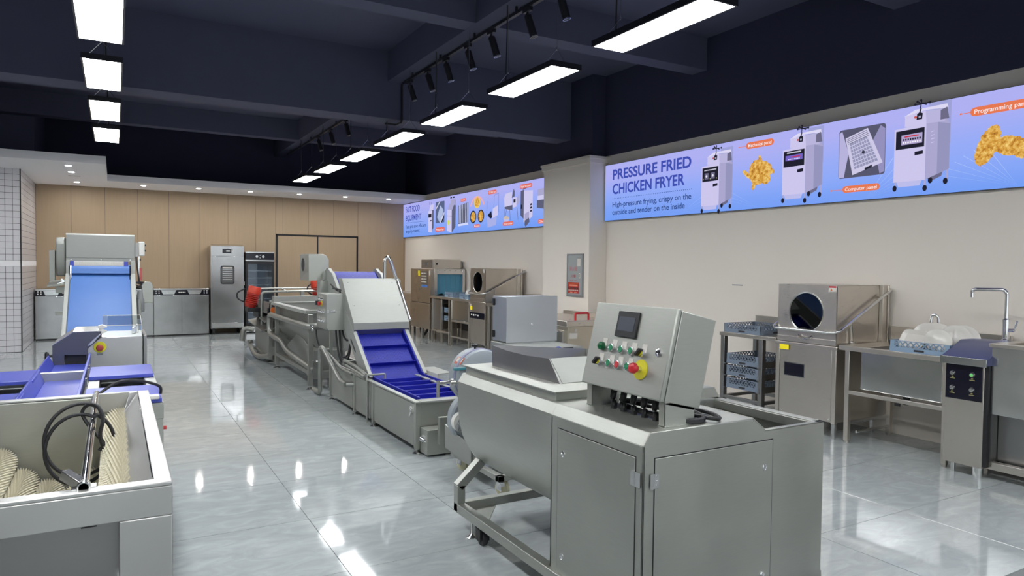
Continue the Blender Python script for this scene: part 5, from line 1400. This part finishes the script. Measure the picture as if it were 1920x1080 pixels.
# chest by the pillar
fz = thing('chest_cabinet', 'beige-lit steel chest with flat lid and red grab handle, in front of the pillar', 'chest', (5.95, 8.7, 0))
obj('body', B().box(5.54, 6.40, 8.11, 9.45, .05, .80), steel('steel_beige', (.62, .57, .48, 1), .38, (1, 1, 20)), fz, .004)  # beige stands in for the warm wall mirrored in the steel
obj('lid', B().box(5.50, 6.44, 8.08, 9.48, .80, .885), STB, fz, .008)
obj('lid_back_edge', B().box(6.38, 6.44, 8.08, 9.48, .885, .94), STB, fz, .003)
obj('grab_handle', B().tube(fil([(5.70, 8.16, .88), (5.70, 8.16, .985), (5.93, 8.16, .985), (5.93, 8.16, .88)], .025, 4), .016, 10), RED, fz)
obj('paper_label', B().box(5.57, 5.70, 8.107, 8.1095, .63, .71), WHITEP, fz)
obj('paper_label', B().box(5.655, 5.70, 8.107, 8.1095, .725, .765), WHITEP, fz)
obj('side_recess', B().box(5.532, 5.541, 8.2, 8.55, .52, .74), STB, fz, .003)
obj('side_recess_door', B().box(5.528, 5.534, 8.24, 8.52, .54, .72), STP, fz, .002)
obj('plinth', B().box(5.58, 6.36, 8.16, 9.4, 0, .05), BLK, fz)
# ================================================================== backlit signs on the right wall
SF = 6.79
def sign_mat():
    m = bpy.data.materials.new('lightbox_blue'); m.use_nodes = True; t = m.node_tree
    t.nodes.remove(t.nodes['Principled BSDF'])
    tc = t.nodes.new('ShaderNodeTexCoord'); sx = t.nodes.new('ShaderNodeSeparateXYZ')
    t.links.new(tc.outputs['Generated'], sx.inputs[0])
    n = t.nodes.new('ShaderNodeTexNoise'); n.inputs['Scale'].default_value = 2.2; n.inputs['Detail'].default_value = 1
    t.links.new(tc.outputs['Generated'], n.inputs['Vector'])
    a = t.nodes.new('ShaderNodeMath'); a.operation = 'MULTIPLY_ADD'; a.inputs[1].default_value = .35; 
    t.links.new(n.outputs['Fac'], a.inputs[0]); t.links.new(sx.outputs[2], a.inputs[2])
    r = t.nodes.new('ShaderNodeValToRGB'); e = r.color_ramp.elements
    e[0].position = .1; e[0].color = srgb(112, 158, 246); e[1].position = 1.1; e[1].color = srgb(176, 178, 244)
    k = e.new(.6); k.color = srgb(146, 172, 250)
    t.links.new(a.outputs[0], r.inputs['Fac'])
    em = t.nodes.new('ShaderNodeEmission'); em.inputs[1].default_value = SIGN
    t.links.new(r.outputs[0], em.inputs[0]); t.links.new(em.outputs[0], t.nodes['Material Output'].inputs[0])
    return m
SIGNM = sign_mat()
_pm = {}
def pm(r, g, b):
    k = (r, g, b)
    if k not in _pm: _pm[k] = emit('print_%d_%d_%d' % k, srgb(r, g, b), SIGN)
    return _pm[k]
def crisp_mat():
    m = bpy.data.materials.new('print_golden_crust'); m.use_nodes = True; t = m.node_tree
    t.nodes.remove(t.nodes['Principled BSDF'])
    tc = t.nodes.new('ShaderNodeTexCoord')
    n = t.nodes.new('ShaderNodeTexNoise'); n.inputs['Scale'].default_value = 26; n.inputs['Detail'].default_value = 7; n.inputs['Roughness'].default_value = .7
    t.links.new(tc.outputs['Object'], n.inputs['Vector'])
    r = t.nodes.new('ShaderNodeValToRGB'); e = r.color_ramp.elements
    e[0].position = .32; e[0].color = srgb(150, 84, 32); e[1].position = .66; e[1].color = srgb(250, 214, 130)
    k = e.new(.48); k.color = srgb(216, 160, 66)
    t.links.new(n.outputs['Fac'], r.inputs['Fac'])
    em = t.nodes.new('ShaderNodeEmission'); em.inputs[1].default_value = SIGN
    t.links.new(r.outputs[0], em.inputs[0]); t.links.new(em.outputs[0], t.nodes['Material Output'].inputs[0])
    return m
CRISP = crisp_mat()

def flat_text(c):
    t_ = bpy.data.objects.new('lettering', c); COL.objects.link(t_)
    dg = bpy.context.evaluated_depsgraph_get(); dg.update()
    me = bpy.data.meshes.new_from_object(t_.evaluated_get(dg)); me.name = 'lettering'
    if not me.materials: me.materials.append(c.materials[0])
    bpy.data.objects.remove(t_); bpy.data.curves.remove(c)
    o = bpy.data.objects.new('lettering', me); COL.objects.link(o)
    return o

class Sign:
    def __init__(s, y_left, y_right, z0, z1, name, label):
        s.yl, s.z0 = y_left, z0
        s.t = thing(name, label, 'sign', (SF, (y_left + y_right) / 2, z0))
        obj('lightbox', B().box(SF + .001, 6.849, y_right, y_left, z0 - .004, z1 + .004), BLKTRK, s.t)
        obj('lit_face', B().box(SF - .001, SF + .001, y_right, y_left, z0, z1), SIGNM, s.t, smooth=False)
        s.layer = 0
    def M(s, w=0.0):
        return Matrix(((0, 0, -1, SF - .001 - w), (-1, 0, 0, s.yl), (0, 1, 0, s.z0), (0, 0, 0, 1)))
    def poly(s, name, pts, mat, w=None):
        """flat print: polygon of (u, v) metres from the sign's lower left corner"""
        s.layer += 1
        w = .0006 + .00022 * s.layer if w is None else w
        b = B(s.M(w)); b.face(*[(u, v, 0) for u, v in pts])
        return obj(name, b, mat, s.t, smooth=False)
    def polys(s, name, lst, mat):
        s.layer += 1
        b = B(s.M(.0006 + .00022 * s.layer))
        for pts in lst: b.face(*[(u, v, 0) for u, v in pts])
        return obj(name, b, mat, s.t, smooth=False)
    def text(s, body, u0, u1, v0, h, mat, bold=.012):
        """one line of lettering: cap height h, fitted between u0 and u1"""
        s.layer += 1
        c = bpy.data.curves.new('lettering', 'FONT'); c.body = body; c.size = 1.0; c.offset = bold
        c.materials.append(mat)
        o = flat_text(c)
        bb = [q.co for q in o.data.vertices]
        xa, xb = min(q.x for q in bb), max(q.x for q in bb)
        k = h / .70
        o.parent = s.t
        Mx = s.M(.0006 + .00022 * s.layer) @ Matrix.Translation((u0, v0, 0)) @ Matrix.Diagonal(((u1 - u0) / (xb - xa), k, 1, 1)) @ Matrix.Translation((-xa, 0, 0))
        o.matrix_local = Matrix.Translation(-Vector(s.t.location)) @ Mx
        return o
    def pill(s, u0, u1, v0, v1, body, col=(232, 122, 82), line=None):
        r = (v1 - v0) / 2; pts = []
        for cx, a0 in ((u1 - r, -90), (u0 + r, 90)):
            for k in range(9):
                a = R(a0 + 180 * k / 8); pts.append((cx + r * math.cos(a), (v0 + v1) / 2 + r * math.sin(a)))
        s.poly('label_pill', pts, pm(*col))
        if body: s.text(body, u0 + r * .9, u1 - r * .9, v0 + (v1 - v0) * .26, (v1 - v0) * .50, pm(250, 240, 244), .006)
        if line:
            s.poly('leader_line', [(line, (v0 + v1) / 2 - .003), (u0, (v0 + v1) / 2 - .003), (u0, (v0 + v1) / 2 + .003), (line, (v0 + v1) / 2 + .003)], pm(*col))
            s.disc('leader_dot', line, (v0 + v1) / 2, .010, pm(*col))
    def disc(s, name, u, v, r, mat, n=14, ry=None):
        ry = r if ry is None else ry
        return s.poly(name, [(u + r * math.cos(2 * math.pi * k / n), v + ry * math.sin(2 * math.pi * k / n)) for k in range(n)], mat)
    def blob(s, name, pts, mat, jit=.012, sub=7, seed=1):
        rnd = random.Random(seed); out = []
        n_ = len(pts)
        P_ = smooth_path([(u, v, 0) for u, v in pts[-1:] + pts + pts[:2]], sub)[sub:sub * (n_ + 1)]
        for p in P_: out.append((p.x + rnd.uniform(-jit, jit) * .2, p.y + rnd.uniform(-jit, jit) * .2))
        return s.poly(name, out, mat)

def fryer(s, u, v, kind, H=.52):
    A = lambda pts: [(u + a, v + b) for a, b in pts]
    light, mid, dark, blk = pm(206, 200, 238), pm(172, 168, 208), pm(110, 108, 136), pm(34, 34, 48)
    s.poly('printed_splashback', A([(.33, .58), (.33, .725), (.535, .725), (.535, .32), (.50, .32)]), pm(160, 164, 216))
    s.poly('printed_shadow', A([(.32, .02), (.36, -.02), (.46, .02), (.48, .08), (.34, .05)]), dark)
    for a, b0, b1 in ((.008, -.05, .06), (.30, -.07, .02), (.505, -.02, .12)):
        s.poly('printed_leg', A([(a, b0), (a + .018, b0), (a + .018, b1), (a, b1)]), mid)
    for a, b in ((.012, -.06), (.31, -.08), (.50, -.03), (.36, -.01)):
        s.disc('printed_wheel', u + a, v + b, .022, blk, 12, .03)
    s.poly('printed_side', A([(.31, 0), (.53, .08), (.53, .50), (.49, .56), (.31, .54)]), mid)
    s.poly('printed_side', A([(.42, .04), (.53, .08), (.53, .50), (.42, .53)]), pm(150, 150, 190))
    s.poly('printed_pot', A([(.31, .535), (.30, .655), (.49, .65), (.50, .60), (.48, .53)]), pm(186, 182, 222))
    s.poly('printed_pot', A([(.10, .53), (.10, .64), (.30, .66), (.31, .535)]), light)
    s.poly('printed_pot_lid', A([(.09, .635), (.20, .685), (.50, .69), (.51, .65), (.30, .665)]), pm(222, 218, 246))
    s.poly('printed_bracket', A([(.44, .55), (.44, .64), (.50, .66), (.52, .55)]), dark)
    s.poly('printed_front', A([(0, .0), (.31, 0), (.31, H + .02), (0, H)]), light)
    s.poly('printed_apron', A([(.03, 0), (.28, 0), (.26, -.05), (.05, -.05)]), pm(190, 190, 236))
    s.poly('printed_panel', A([(.015, .32), (.295, .32), (.295, .505), (.015, .50)]), blk)
    if kind == 1:
        for a in (.09, .20): s.poly('printed_dial', A([(a - .035, .35), (a + .035, .35), (a + .035, .43), (a - .035, .43)]), dark); s.disc('printed_knob', u + a, v + .39, .016, pm(230, 230, 240))
        s.poly('printed_title', A([(.05, .46), (.26, .463), (.26, .476), (.05, .473)]), pm(200, 200, 215))
        s.polys('printed_marks', [A([(x, .345), (x + .01, .345), (x + .01, .36), (x, .36)]) for x in (.03, .15, .26)], pm(190, 180, 120))
    elif kind == 2:
        s.poly('printed_display', A([(.04, .39), (.27, .39), (.27, .455), (.04, .45)]), pm(116, 100, 196))
        s.poly('printed_red_row', A([(.11, .425), (.24, .427), (.24, .437), (.11, .435)]), pm(200, 50, 70))
        s.polys('printed_keys', [A([(.08 + .02 * k, .40), (.093 + .02 * k, .40), (.093 + .02 * k, .412), (.08 + .02 * k, .412)]) for k in range(8)], pm(230, 225, 250))
        s.poly('printed_title', A([(.06, .472), (.25, .475), (.25, .490), (.06, .487)]), pm(200, 200, 215))
    else:
        s.poly('printed_display', A([(.07, .36), (.275, .36), (.275, .46), (.07, .455)]), pm(176, 164, 206))
        s.poly('printed_red_row', A([(.10, .43), (.24, .433), (.24, .444), (.10, .441)]), pm(206, 44, 60))
        s.polys('printed_keys', [A([(.085 + .023 * k, .40), (.10 + .023 * k, .40), (.10 + .023 * k, .418), (.085 + .023 * k, .418)]) for k in range(8)], blk)
        s.polys('printed_keys', [A([(.085 + .023 * k, .372), (.10 + .023 * k, .372), (.10 + .023 * k, .388), (.085 + .023 * k, .388)]) for k in range(8)], pm(245, 240, 250))
        s.polys('printed_vents', [A([(.36, .34 + .035 * k), (.39, .345 + .035 * k), (.39, .352 + .035 * k), (.36, .347 + .035 * k)]) for k in range(4)], light)
    s.poly('printed_handle', A([(.205, .245), (.285, .25), (.285, .285), (.205, .28)]), blk)
    for (a0, b0, a1, b1) in ((.25, .69, .26, .76), (.20, .735, .34, .73), (.22, .755, .31, .715)):
        dx, dy = a1 - a0, b1 - b0; L_ = math.hypot(dx, dy); nx, ny = -dy / L_ * .006, dx / L_ * .006
        s.poly('printed_spoke', A([(a0 + nx, b0 + ny), (a1 + nx, b1 + ny), (a1 - nx, b1 - ny), (a0 - nx, b0 - ny)]), blk)
    for a, b in ((.20, .735), (.34, .73), (.22, .757), (.255, .765)):
        s.disc('printed_ball', u + a, v + b, .012, blk, 10)
    s.poly('printed_valve', A([(.215, .585), (.27, .585), (.275, .64), (.245, .655), (.22, .64)]), blk)
    s.poly('printed_valve_arm', A([(.235, .64), (.25, .64), (.265, .69), (.25, .69)]), blk)
    s.poly('printed_valve_face', A([(.235, .60), (.258, .60), (.258, .62), (.235, .62)]), pm(170, 168, 196))
    s.disc('printed_red_knob', u + .205, v + .612, .013, pm(206, 84, 76))

BLU1, BLU2 = pm(64, 80, 178), pm(46, 70, 130)
s1 = Sign(8.94, -2.5, 2.383, 3.255, 'fryer_sign', 'long backlit blue sign reading PRESSURE FRIED CHICKEN FRYER on the right wall')
def rays(s, u, v, n=7, flip=1):
    for k in range(n):
        a = R(22 + 9 * k); c = math.cos(a) * flip; d = math.sin(a)
        s.poly('printed_ray', [(u, v), (u + .7 * c, v + .7 * d * .6), (u + .7 * c + .008, v + .7 * d * .6)], pm(176, 200, 252))
rays(s1, 4.45, .01, 6, 1); rays(s1, 5.85, .01, 6, -1); rays(s1, 1.7, .01, 3, 1); rays(s1, 3.05, .01, 3, -1)
s1.text('PRESSURE FRIED', .195, 1.905, .635, .150, BLU1, .028)
s1.text('CHICKEN FRYER', .195, 1.785, .410, .150, BLU1, .028)
s1.polys('dotted_rule', [[(.20 + .038 * k, .330), (.212 + .038 * k, .330), (.212 + .038 * k, .342), (.20 + .038 * k, .342)] for k in range(46)], BLU2)
s1.text('High-pressure frying, crispy on the', .20, 1.915, .205, .078, BLU2, .012)
s1.text('outside and tender on the inside', .20, 1.795, .085, .078, BLU2, .012)
fryer(s1, 2.105, .085, 1)
s1.pill(2.85, 3.27, .735, .815, 'Mechanical panel', line=2.74)
def ell(u, v, ru, rv, rot=0, n=10):
    c, d = math.cos(R(rot)), math.sin(R(rot)); o = []
    for k in range(n):
        a = 2 * math.pi * k / n; x, y = ru * math.cos(a), rv * math.sin(a)
        o.append((u + x * c - y * d, v + x * d + y * c))
    return o
s1.blob('printed_chicken_wing', ell(2.875, .425, .085, .028, -38), CRISP, .02, 4, 3)
s1.blob('printed_chicken_stub', ell(3.075, .585, .026, .055, 18), CRISP, .015, 4, 8)
s1.blob('printed_chicken_stub', ell(2.985, .285, .030, .060, -14), CRISP, .015, 4, 9)
s1.blob('printed_chicken', ell(3.04, .435, .135, .155, 10, 14), CRISP, .03, 5, 2)
s1.blob('printed_chicken_thigh', ell(3.17, .475, .065, .110, 48), CRISP, .025, 4, 4)
s1.blob('printed_chicken_thigh', ell(3.165, .345, .070, .065, 0), CRISP, .025, 4, 5)
s1.blob('printed_chicken_leg', ell(3.265, .425, .020, .030, 20), CRISP, .01, 4, 6)
fryer(s1, 3.405, .125, 2)
# basket photograph with rounded corners
def rr2(u0, u1, v0, v1, r):
    return rrect(u0, u1, v0, v1, r)
s1.poly('printed_photo', rr2(4.135, 4.655, .24, .755, .03), pm(88, 88, 112))
s1.poly('printed_steel_wall', [(4.14, .25), (4.20, .25), (4.25, .50), (4.17, .74), (4.14, .72)], pm(184, 180, 222))
s1.poly('printed_steel_wall', [(4.60, .74), (4.65, .70), (4.65, .27), (4.60, .25), (4.52, .60)], pm(150, 146, 190))
s1.poly('printed_basket', [(4.21, .66), (4.46, .735), (4.63, .36), (4.30, .265)], pm(206, 202, 232))
s1.poly('printed_basket_floor', [(4.255, .60), (4.45, .655), (4.585, .38), (4.32, .315)], pm(150, 150, 184))
for k in range(9):
    t_ = k / 8
    a = (4.255 + (4.32 - 4.255) * t_, .60 + (.315 - .60) * t_); b2 = (4.45 + (4.585 - 4.45) * t_, .655 + (.38 - .655) * t_)
    s1.poly('printed_wire', [a, b2, (b2[0], b2[1] + .007), (a[0], a[1] + .007)], pm(214, 212, 238))
for k in range(9):
    t_ = k / 8
    a = (4.255 + (4.45 - 4.255) * t_, .60 + (.655 - .60) * t_); b2 = (4.32 + (4.585 - 4.32) * t_, .315 + (.38 - .315) * t_)
    s1.poly('printed_wire', [a, (a[0] + .006, a[1]), (b2[0] + .006, b2[1]), b2], pm(200, 198, 228))
s1.polys('printed_basket_rows', [[(4.225 + .006 * k, .645 - .016 * k), (4.452 + .010 * k, .715 - .018 * k), (4.452 + .010 * k, .709 - .018 * k), (4.225 + .006 * k, .639 - .016 * k)] for k in range(4)], pm(96, 96, 120))
s1.disc('printed_hub', 4.42, .49, .018, pm(60, 60, 80))
s1.poly('printed_clip', [(4.44, .30), (4.52, .325), (4.52, .35), (4.44, .325)], pm(40, 40, 56))
s1.pill(4.19, 4.61, .085, .155, 'Computer panel', line=4.06)
fryer(s1, 4.755, .14, 3)
s1.pill(5.46, 5.97, .665, .745, 'Programming panel', line=5.38)
s1.blob('printed_wing', ell(5.80, .36, .155, .085, -12, 14), CRISP, .03, 5, 7)
s1.blob('printed_wing', ell(5.90, .30, .075, .060, 20), CRISP, .03, 4, 8)
s1.blob('printed_wing', ell(5.615, .385, .085, .185, -22, 16), CRISP, .03, 5, 6)
# part of the sign outside the frame: one more fryer
fryer(s1, 6.2, .14, 3)

s2 = Sign(17.87, 10.36, 2.383, 3.262, 'equipment_sign', 'backlit blue sign reading FAST FOOD EQUIPMENT, beyond the white pillar')
s2.text('FAST FOOD', .18, 1.155, .66, .145, BLU1, .018)
s2.text('EQUIPMENT', .185, 1.275, .435, .145, BLU1, .018)
s2.poly('thin_rule', [(.19, .375), (1.55, .365), (1.55, .371), (.19, .381)], BLU2)
s2.text('Fast and save efficient', .19, 1.60, .235, .085, BLU2, .008)
s2.text('equipment', .19, 1.16, .115, .085, BLU2, .008)
lg, md, dk, bk_ = pm(208, 204, 240), pm(170, 168, 206), pm(96, 98, 124), pm(36, 38, 52)
# slim fryer
s2.poly('printed_side', [(1.95, .10), (2.06, .18), (2.06, .66), (1.95, .64)], dk)
s2.poly('printed_top', [(1.78, .60), (1.86, .74), (2.05, .76), (2.05, .62)], lg)
s2.poly('printed_front', [(1.74, .08), (1.96, .07), (1.97, .60), (1.73, .60)], lg)
s2.poly('printed_panel', [(1.735, .44), (1.93, .44), (1.93, .53), (1.735, .53)], bk_)
s2.poly('printed_handle', [(1.85, .34), (1.94, .345), (1.94, .375), (1.85, .37)], bk_)
for a in (1.80, 1.90): s2.poly('printed_stem', [(a, .76), (a + .012, .76), (a + .012, .82), (a, .82)], bk_)
# basket photo, diagonal
s2.poly('printed_photo', rr2(2.19, 2.71, .28, .79, .02), pm(92, 104, 140))
s2.poly('printed_basket', [(2.28, .42), (2.47, .70), (2.66, .58), (2.55, .34), (2.42, .30)], pm(170, 184, 222))
s2.poly('printed_bar', [(2.20, .60), (2.44, .78), (2.40, .78), (2.20, .64)], pm(230, 228, 246))
s2.poly('printed_bar', [(2.50, .28), (2.70, .48), (2.70, .54), (2.45, .28)], pm(230, 228, 246))
s2.poly('printed_dark', [(2.56, .28), (2.70, .40), (2.70, .47), (2.51, .28)], bk_)
for k in range(7): s2.poly('printed_wire', [(2.30 + .04 * k, .42 - .012 * k), (2.47 + .025 * k, .69 - .018 * k), (2.476 + .025 * k, .69 - .018 * k), (2.307 + .04 * k, .42 - .012 * k)], pm(214, 220, 244))
s2.pill(2.18, 2.74, .07, .175, 'Pressure fryer', (226, 112, 100))
# tall double fryer
s2.poly('printed_side', [(3.13, .02), (3.33, .15), (3.35, .76), (3.28, .72), (3.13, .54)], dk)
s2.poly('printed_back', [(3.05, .68), (3.06, .78), (3.34, .80), (3.34, .64)], md)
s2.poly('printed_basket', [(2.90, .56), (3.02, .70), (3.28, .70), (3.16, .55)], md)
s2.poly('printed_front', [(2.86, .07), (3.13, .02), (3.13, .55), (2.88, .57)], lg)
s2.poly('printed_line', [(2.87, .42), (3.13, .40), (3.13, .41), (2.87, .43)], dk)
s2.blob('printed_sticker', [(2.90, .31), (3.00, .31), (3.02, .24), (2.96, .21), (2.90, .24)], pm(214, 224, 70), .004, 3, 2)
for a in (3.05, 3.20): s2.disc('printed_grip', a + .04, .83, .05, bk_, 12, .018)
# heating tubes
s2.poly('printed_photo', [(3.49, .20), (4.0, .22), (4.0, .66), (3.49, .62)], pm(88, 98, 138))
for k in range(6):
    u = 3.53 + .082 * k
    s2.poly('printed_tube', [(u, .215), (u + .022, .215), (u + .022, .63 + .004 * k), (u, .63 + .004 * k)], pm(226, 226, 246))
    s2.poly('printed_tube_shadow', [(u + .03, .215), (u + .055, .215), (u + .055, .50), (u + .03, .58)], bk_)
s2.poly('printed_photo_base', [(3.49, .15), (4.0, .17), (4.0, .21), (3.49, .20)], pm(214, 218, 250))
s2.pill(3.60, 3.88, .695, .765, 'Heater', (226, 112, 100))
# plates of food
def fplate(u, v, ru, rv, seed, rim):
    s2.disc('printed_bowl', u, v, ru, rim, 20, rv)
    s2.blob('printed_food', [(u + ru * .75 * math.cos(a), v + rv * .78 * math.sin(a)) for a in [R(45 * k) for k in range(8)]], CRISP, .012, 4, seed)
fplate(4.44, .63, .15, .13, 3, pm(236, 206, 96)); fplate(4.25, .32, .15, .14, 4, bk_); fplate(4.62, .32, .15, .14, 5, pm(60, 50, 54))
for sg in (-1, 1):
    pts = []
    for k in range(9): a = R(20 + 8 * k); pts.append((4.44 + sg * .36 * math.cos(a) , .46 + .30 * math.sin(a)))
    for k in range(8, -1, -1): a = R(20 + 8 * k); pts.append((4.44 + sg * .31 * math.cos(a), .46 + .26 * math.sin(a)))
    s2.poly('printed_arc', pts[::sg], pm(240, 176, 180))
s2.pill(4.28, 4.58, .085, .155, 'Food', (226, 112, 100))
# oil cart
for (a, b) in (((4.88, .28), (4.90, .62)), ((4.90, .62), (5.06, .55)), ((5.22, .72), (5.40, .74)), ((5.40, .74), (5.40, .36)), ((5.22, .72), (5.20, .46))):
    s2.poly('printed_hose', [a, b, (b[0] + .012, b[1] - .006), (a[0] + .012, a[1] - .006)], pm(104, 120, 196))
s2.poly('printed_tub', [(5.16, .44), (5.38, .50), (5.38, .30), (5.14, .24)], lg)
s2.poly('printed_tub_front', [(4.90, .30), (5.10, .22), (5.34, .28), (5.30, .10), (4.94, .06)], pm(170, 178, 232))
s2.poly('printed_motor', [(4.94, .32), (5.10, .40), (5.13, .26), (5.06, .24)], bk_)
s2.pill(4.95, 5.32, .745, .825, 'Oil filter car', (226, 112, 100))
# drum tumbler on a stand
s2.poly('printed_drum', [(5.66, .42), (5.64, .62), (5.70, .70), (5.95, .72), (5.98, .38), (5.80, .36)], lg)
s2.poly('printed_drum_shadow', [(5.66, .44), (5.68, .40), (5.98, .36), (5.98, .46)], dk)
s2.poly('printed_lid', [(5.95, .60), (6.02, .78), (6.06, .72), (6.06, .62)], dk)
s2.poly('printed_box', [(5.99, .40), (5.99, .60), (6.14, .60), (6.14, .42)], lg)
s2.poly('printed_box_panel', [(6.02, .50), (6.10, .50), (6.10, .57), (6.02, .57)], bk_)
s2.poly('printed_flap', [(6.15, .44), (6.15, .58), (6.24, .64), (6.25, .50)], md)
for (u0, u1) in ((5.64, 5.66), (6.16, 6.20), (5.74, 5.68), (5.86, 5.90)):
    s2.poly('printed_leg', [(u0, .40), (u0 + .012, .40), (u1 + .012, .16), (u1, .16)], dk)
s2.blob('printed_food', [(5.62, .22), (5.70, .26), (5.78, .25), (5.86, .22), (5.80, .17), (5.70, .16)], pm(204, 186, 176), .006, 3, 8)
s2.poly('printed_tray', [(5.62, .20), (5.86, .20), (5.80, .10), (5.68, .10)], pm(190, 190, 232))
s2.pill(5.60, 6.03, .065, .145, 'Vacuum tumbler', (226, 112, 100))
# bun toaster
s2.poly('printed_side', [(6.30, .24), (6.30, .70), (6.42, .72), (6.42, .16)], dk)
s2.poly('printed_body', [(6.42, .70), (6.75, .68), (6.74, .20), (6.62, .14), (6.58, .10), (6.42, .10)], lg)
s2.poly('printed_mouth', [(6.46, .26), (6.62, .30), (6.62, .18), (6.46, .14)], md)
s2.poly('printed_chute', [(6.46, .13), (6.62, .18), (6.64, .10), (6.50, .01), (6.46, .05)], dk)
s2.poly('printed_grip', [(6.38, .72), (6.60, .75), (6.60, .79), (6.38, .76)], dk)
for b in (.28, .34, .40): s2.poly('printed_key', [(6.66, b), (6.72, b + .01), (6.72, b + .045), (6.66, b + .035)], bk_)
s2.poly('printed_key', [(6.31, .36), (6.36, .36), (6.36, .44), (6.31, .44)], bk_)
s2.pill(6.27, 6.72, .745, .825, 'Burger bun toaster', (226, 112, 100))
# display unit cut by the pillar
s2.poly('printed_unit', [(6.92, .56), (6.92, .68), (7.45, .70), (7.45, .52)], md)
s2.poly('printed_unit', [(6.90, .34), (6.90, .48), (7.45, .48), (7.45, .28)], dk)
s2.poly('printed_unit_light', [(6.92, .48), (6.92, .56), (7.45, .56), (7.45, .48)], lg)
s2.pill(6.94, 7.36, .045, .125, 'Display', (226, 112, 100))

# ================================================================== fire hydrant box on the pillar
hy = thing('hydrant_box', 'grey flush fire hydrant box with red lettering and red poster on the white pillar', 'fire box', (6.50, 9.33, 1.16))
px = 6.49
obj('box_frame', B().box(px, 6.512, 9.10, 9.56, 1.16, 1.195).box(px, 6.512, 9.10, 9.56, 1.835, 1.86).box(px, 6.512, 9.10, 9.13, 1.195, 1.835).box(px, 6.512, 9.535, 9.56, 1.195, 1.835), GREYP, hy, .003)
hd_ = obj('door', B().box(px + .006, 6.511, 9.13, 9.535, 1.195, 1.835), plain('hydrant_glass', srgb(160, 166, 168), .12), hy, .002)
MH = Matrix(((0, 0, -1, px + .004), (-1, 0, 0, 9.535), (0, 1, 0, 1.195), (0, 0, 0, 1)))
def hb(name, u0, u1, v0, v1, mat, w=.0):
    b = B(MH); b.box(u0, u1, v0, v1, w - .001, w + .001); return obj(name, b, mat, hy, smooth=False)
hb('paper_notice', .27, .365, .46, .59, WHITEP)
hb('notice_clip', .27, .365, .585, .60, GREYP)
hb('poster', .015, .33, .02, .20, plain('poster_red', srgb(176, 44, 36), .5))
hb('poster_stripe', .03, .315, .178, .186, ORG, .0015)
for k in range(5):
    hb('poster_figure', .035 + .057 * k, .068 + .057 * k, .085, .122, BLK, .0015)
    hb('poster_caption', .033 + .057 * k, .076 + .057 * k, .062, .078, WHITEP, .0015)
hb('poster_title', .06, .29, .137, .162, plain('poster_pale', srgb(226, 140, 110), .5), .0015)
hb('poster_foot', .08, .15, .03, .042, plain('poster_pale2', srgb(226, 160, 130), .5), .0015)
hb('poster_foot', .20, .27, .03, .042, bpy.data.materials['poster_pale2'], .0015)
hb('latch', .33, .36, .27, .35, WHITE, .004)
hb('latch_slot', .338, .348, .28, .34, BLK, .0055)
RT = plain('red_lettering', srgb(196, 70, 80), .5)
def htext(body, u0, u1, v0, h):
    c = bpy.data.curves.new('lettering', 'FONT'); c.body = body; c.size = 1; c.materials.append(RT)
    o = flat_text(c)
    bb = [q.co for q in o.data.vertices]
    xa, xb = min(q.x for q in bb), max(q.x for q in bb); ya, yb2 = min(q.y for q in bb), max(q.y for q in bb)
    o.parent = hy
    o.matrix_local = Matrix.Translation(-Vector(hy.location)) @ MH @ Matrix.Translation((u0, v0, .0016)) @ Matrix.Diagonal(((u1 - u0) / (xb - xa), h / (yb2 - ya), 1, 1)) @ Matrix.Translation((-xa, -ya, 0))
    return o
htext('消火栓', .05, .27, .385, .07)
htext('火警', .10, .24, .275, .05)
htext('电话 119', .07, .26, .215, .03)
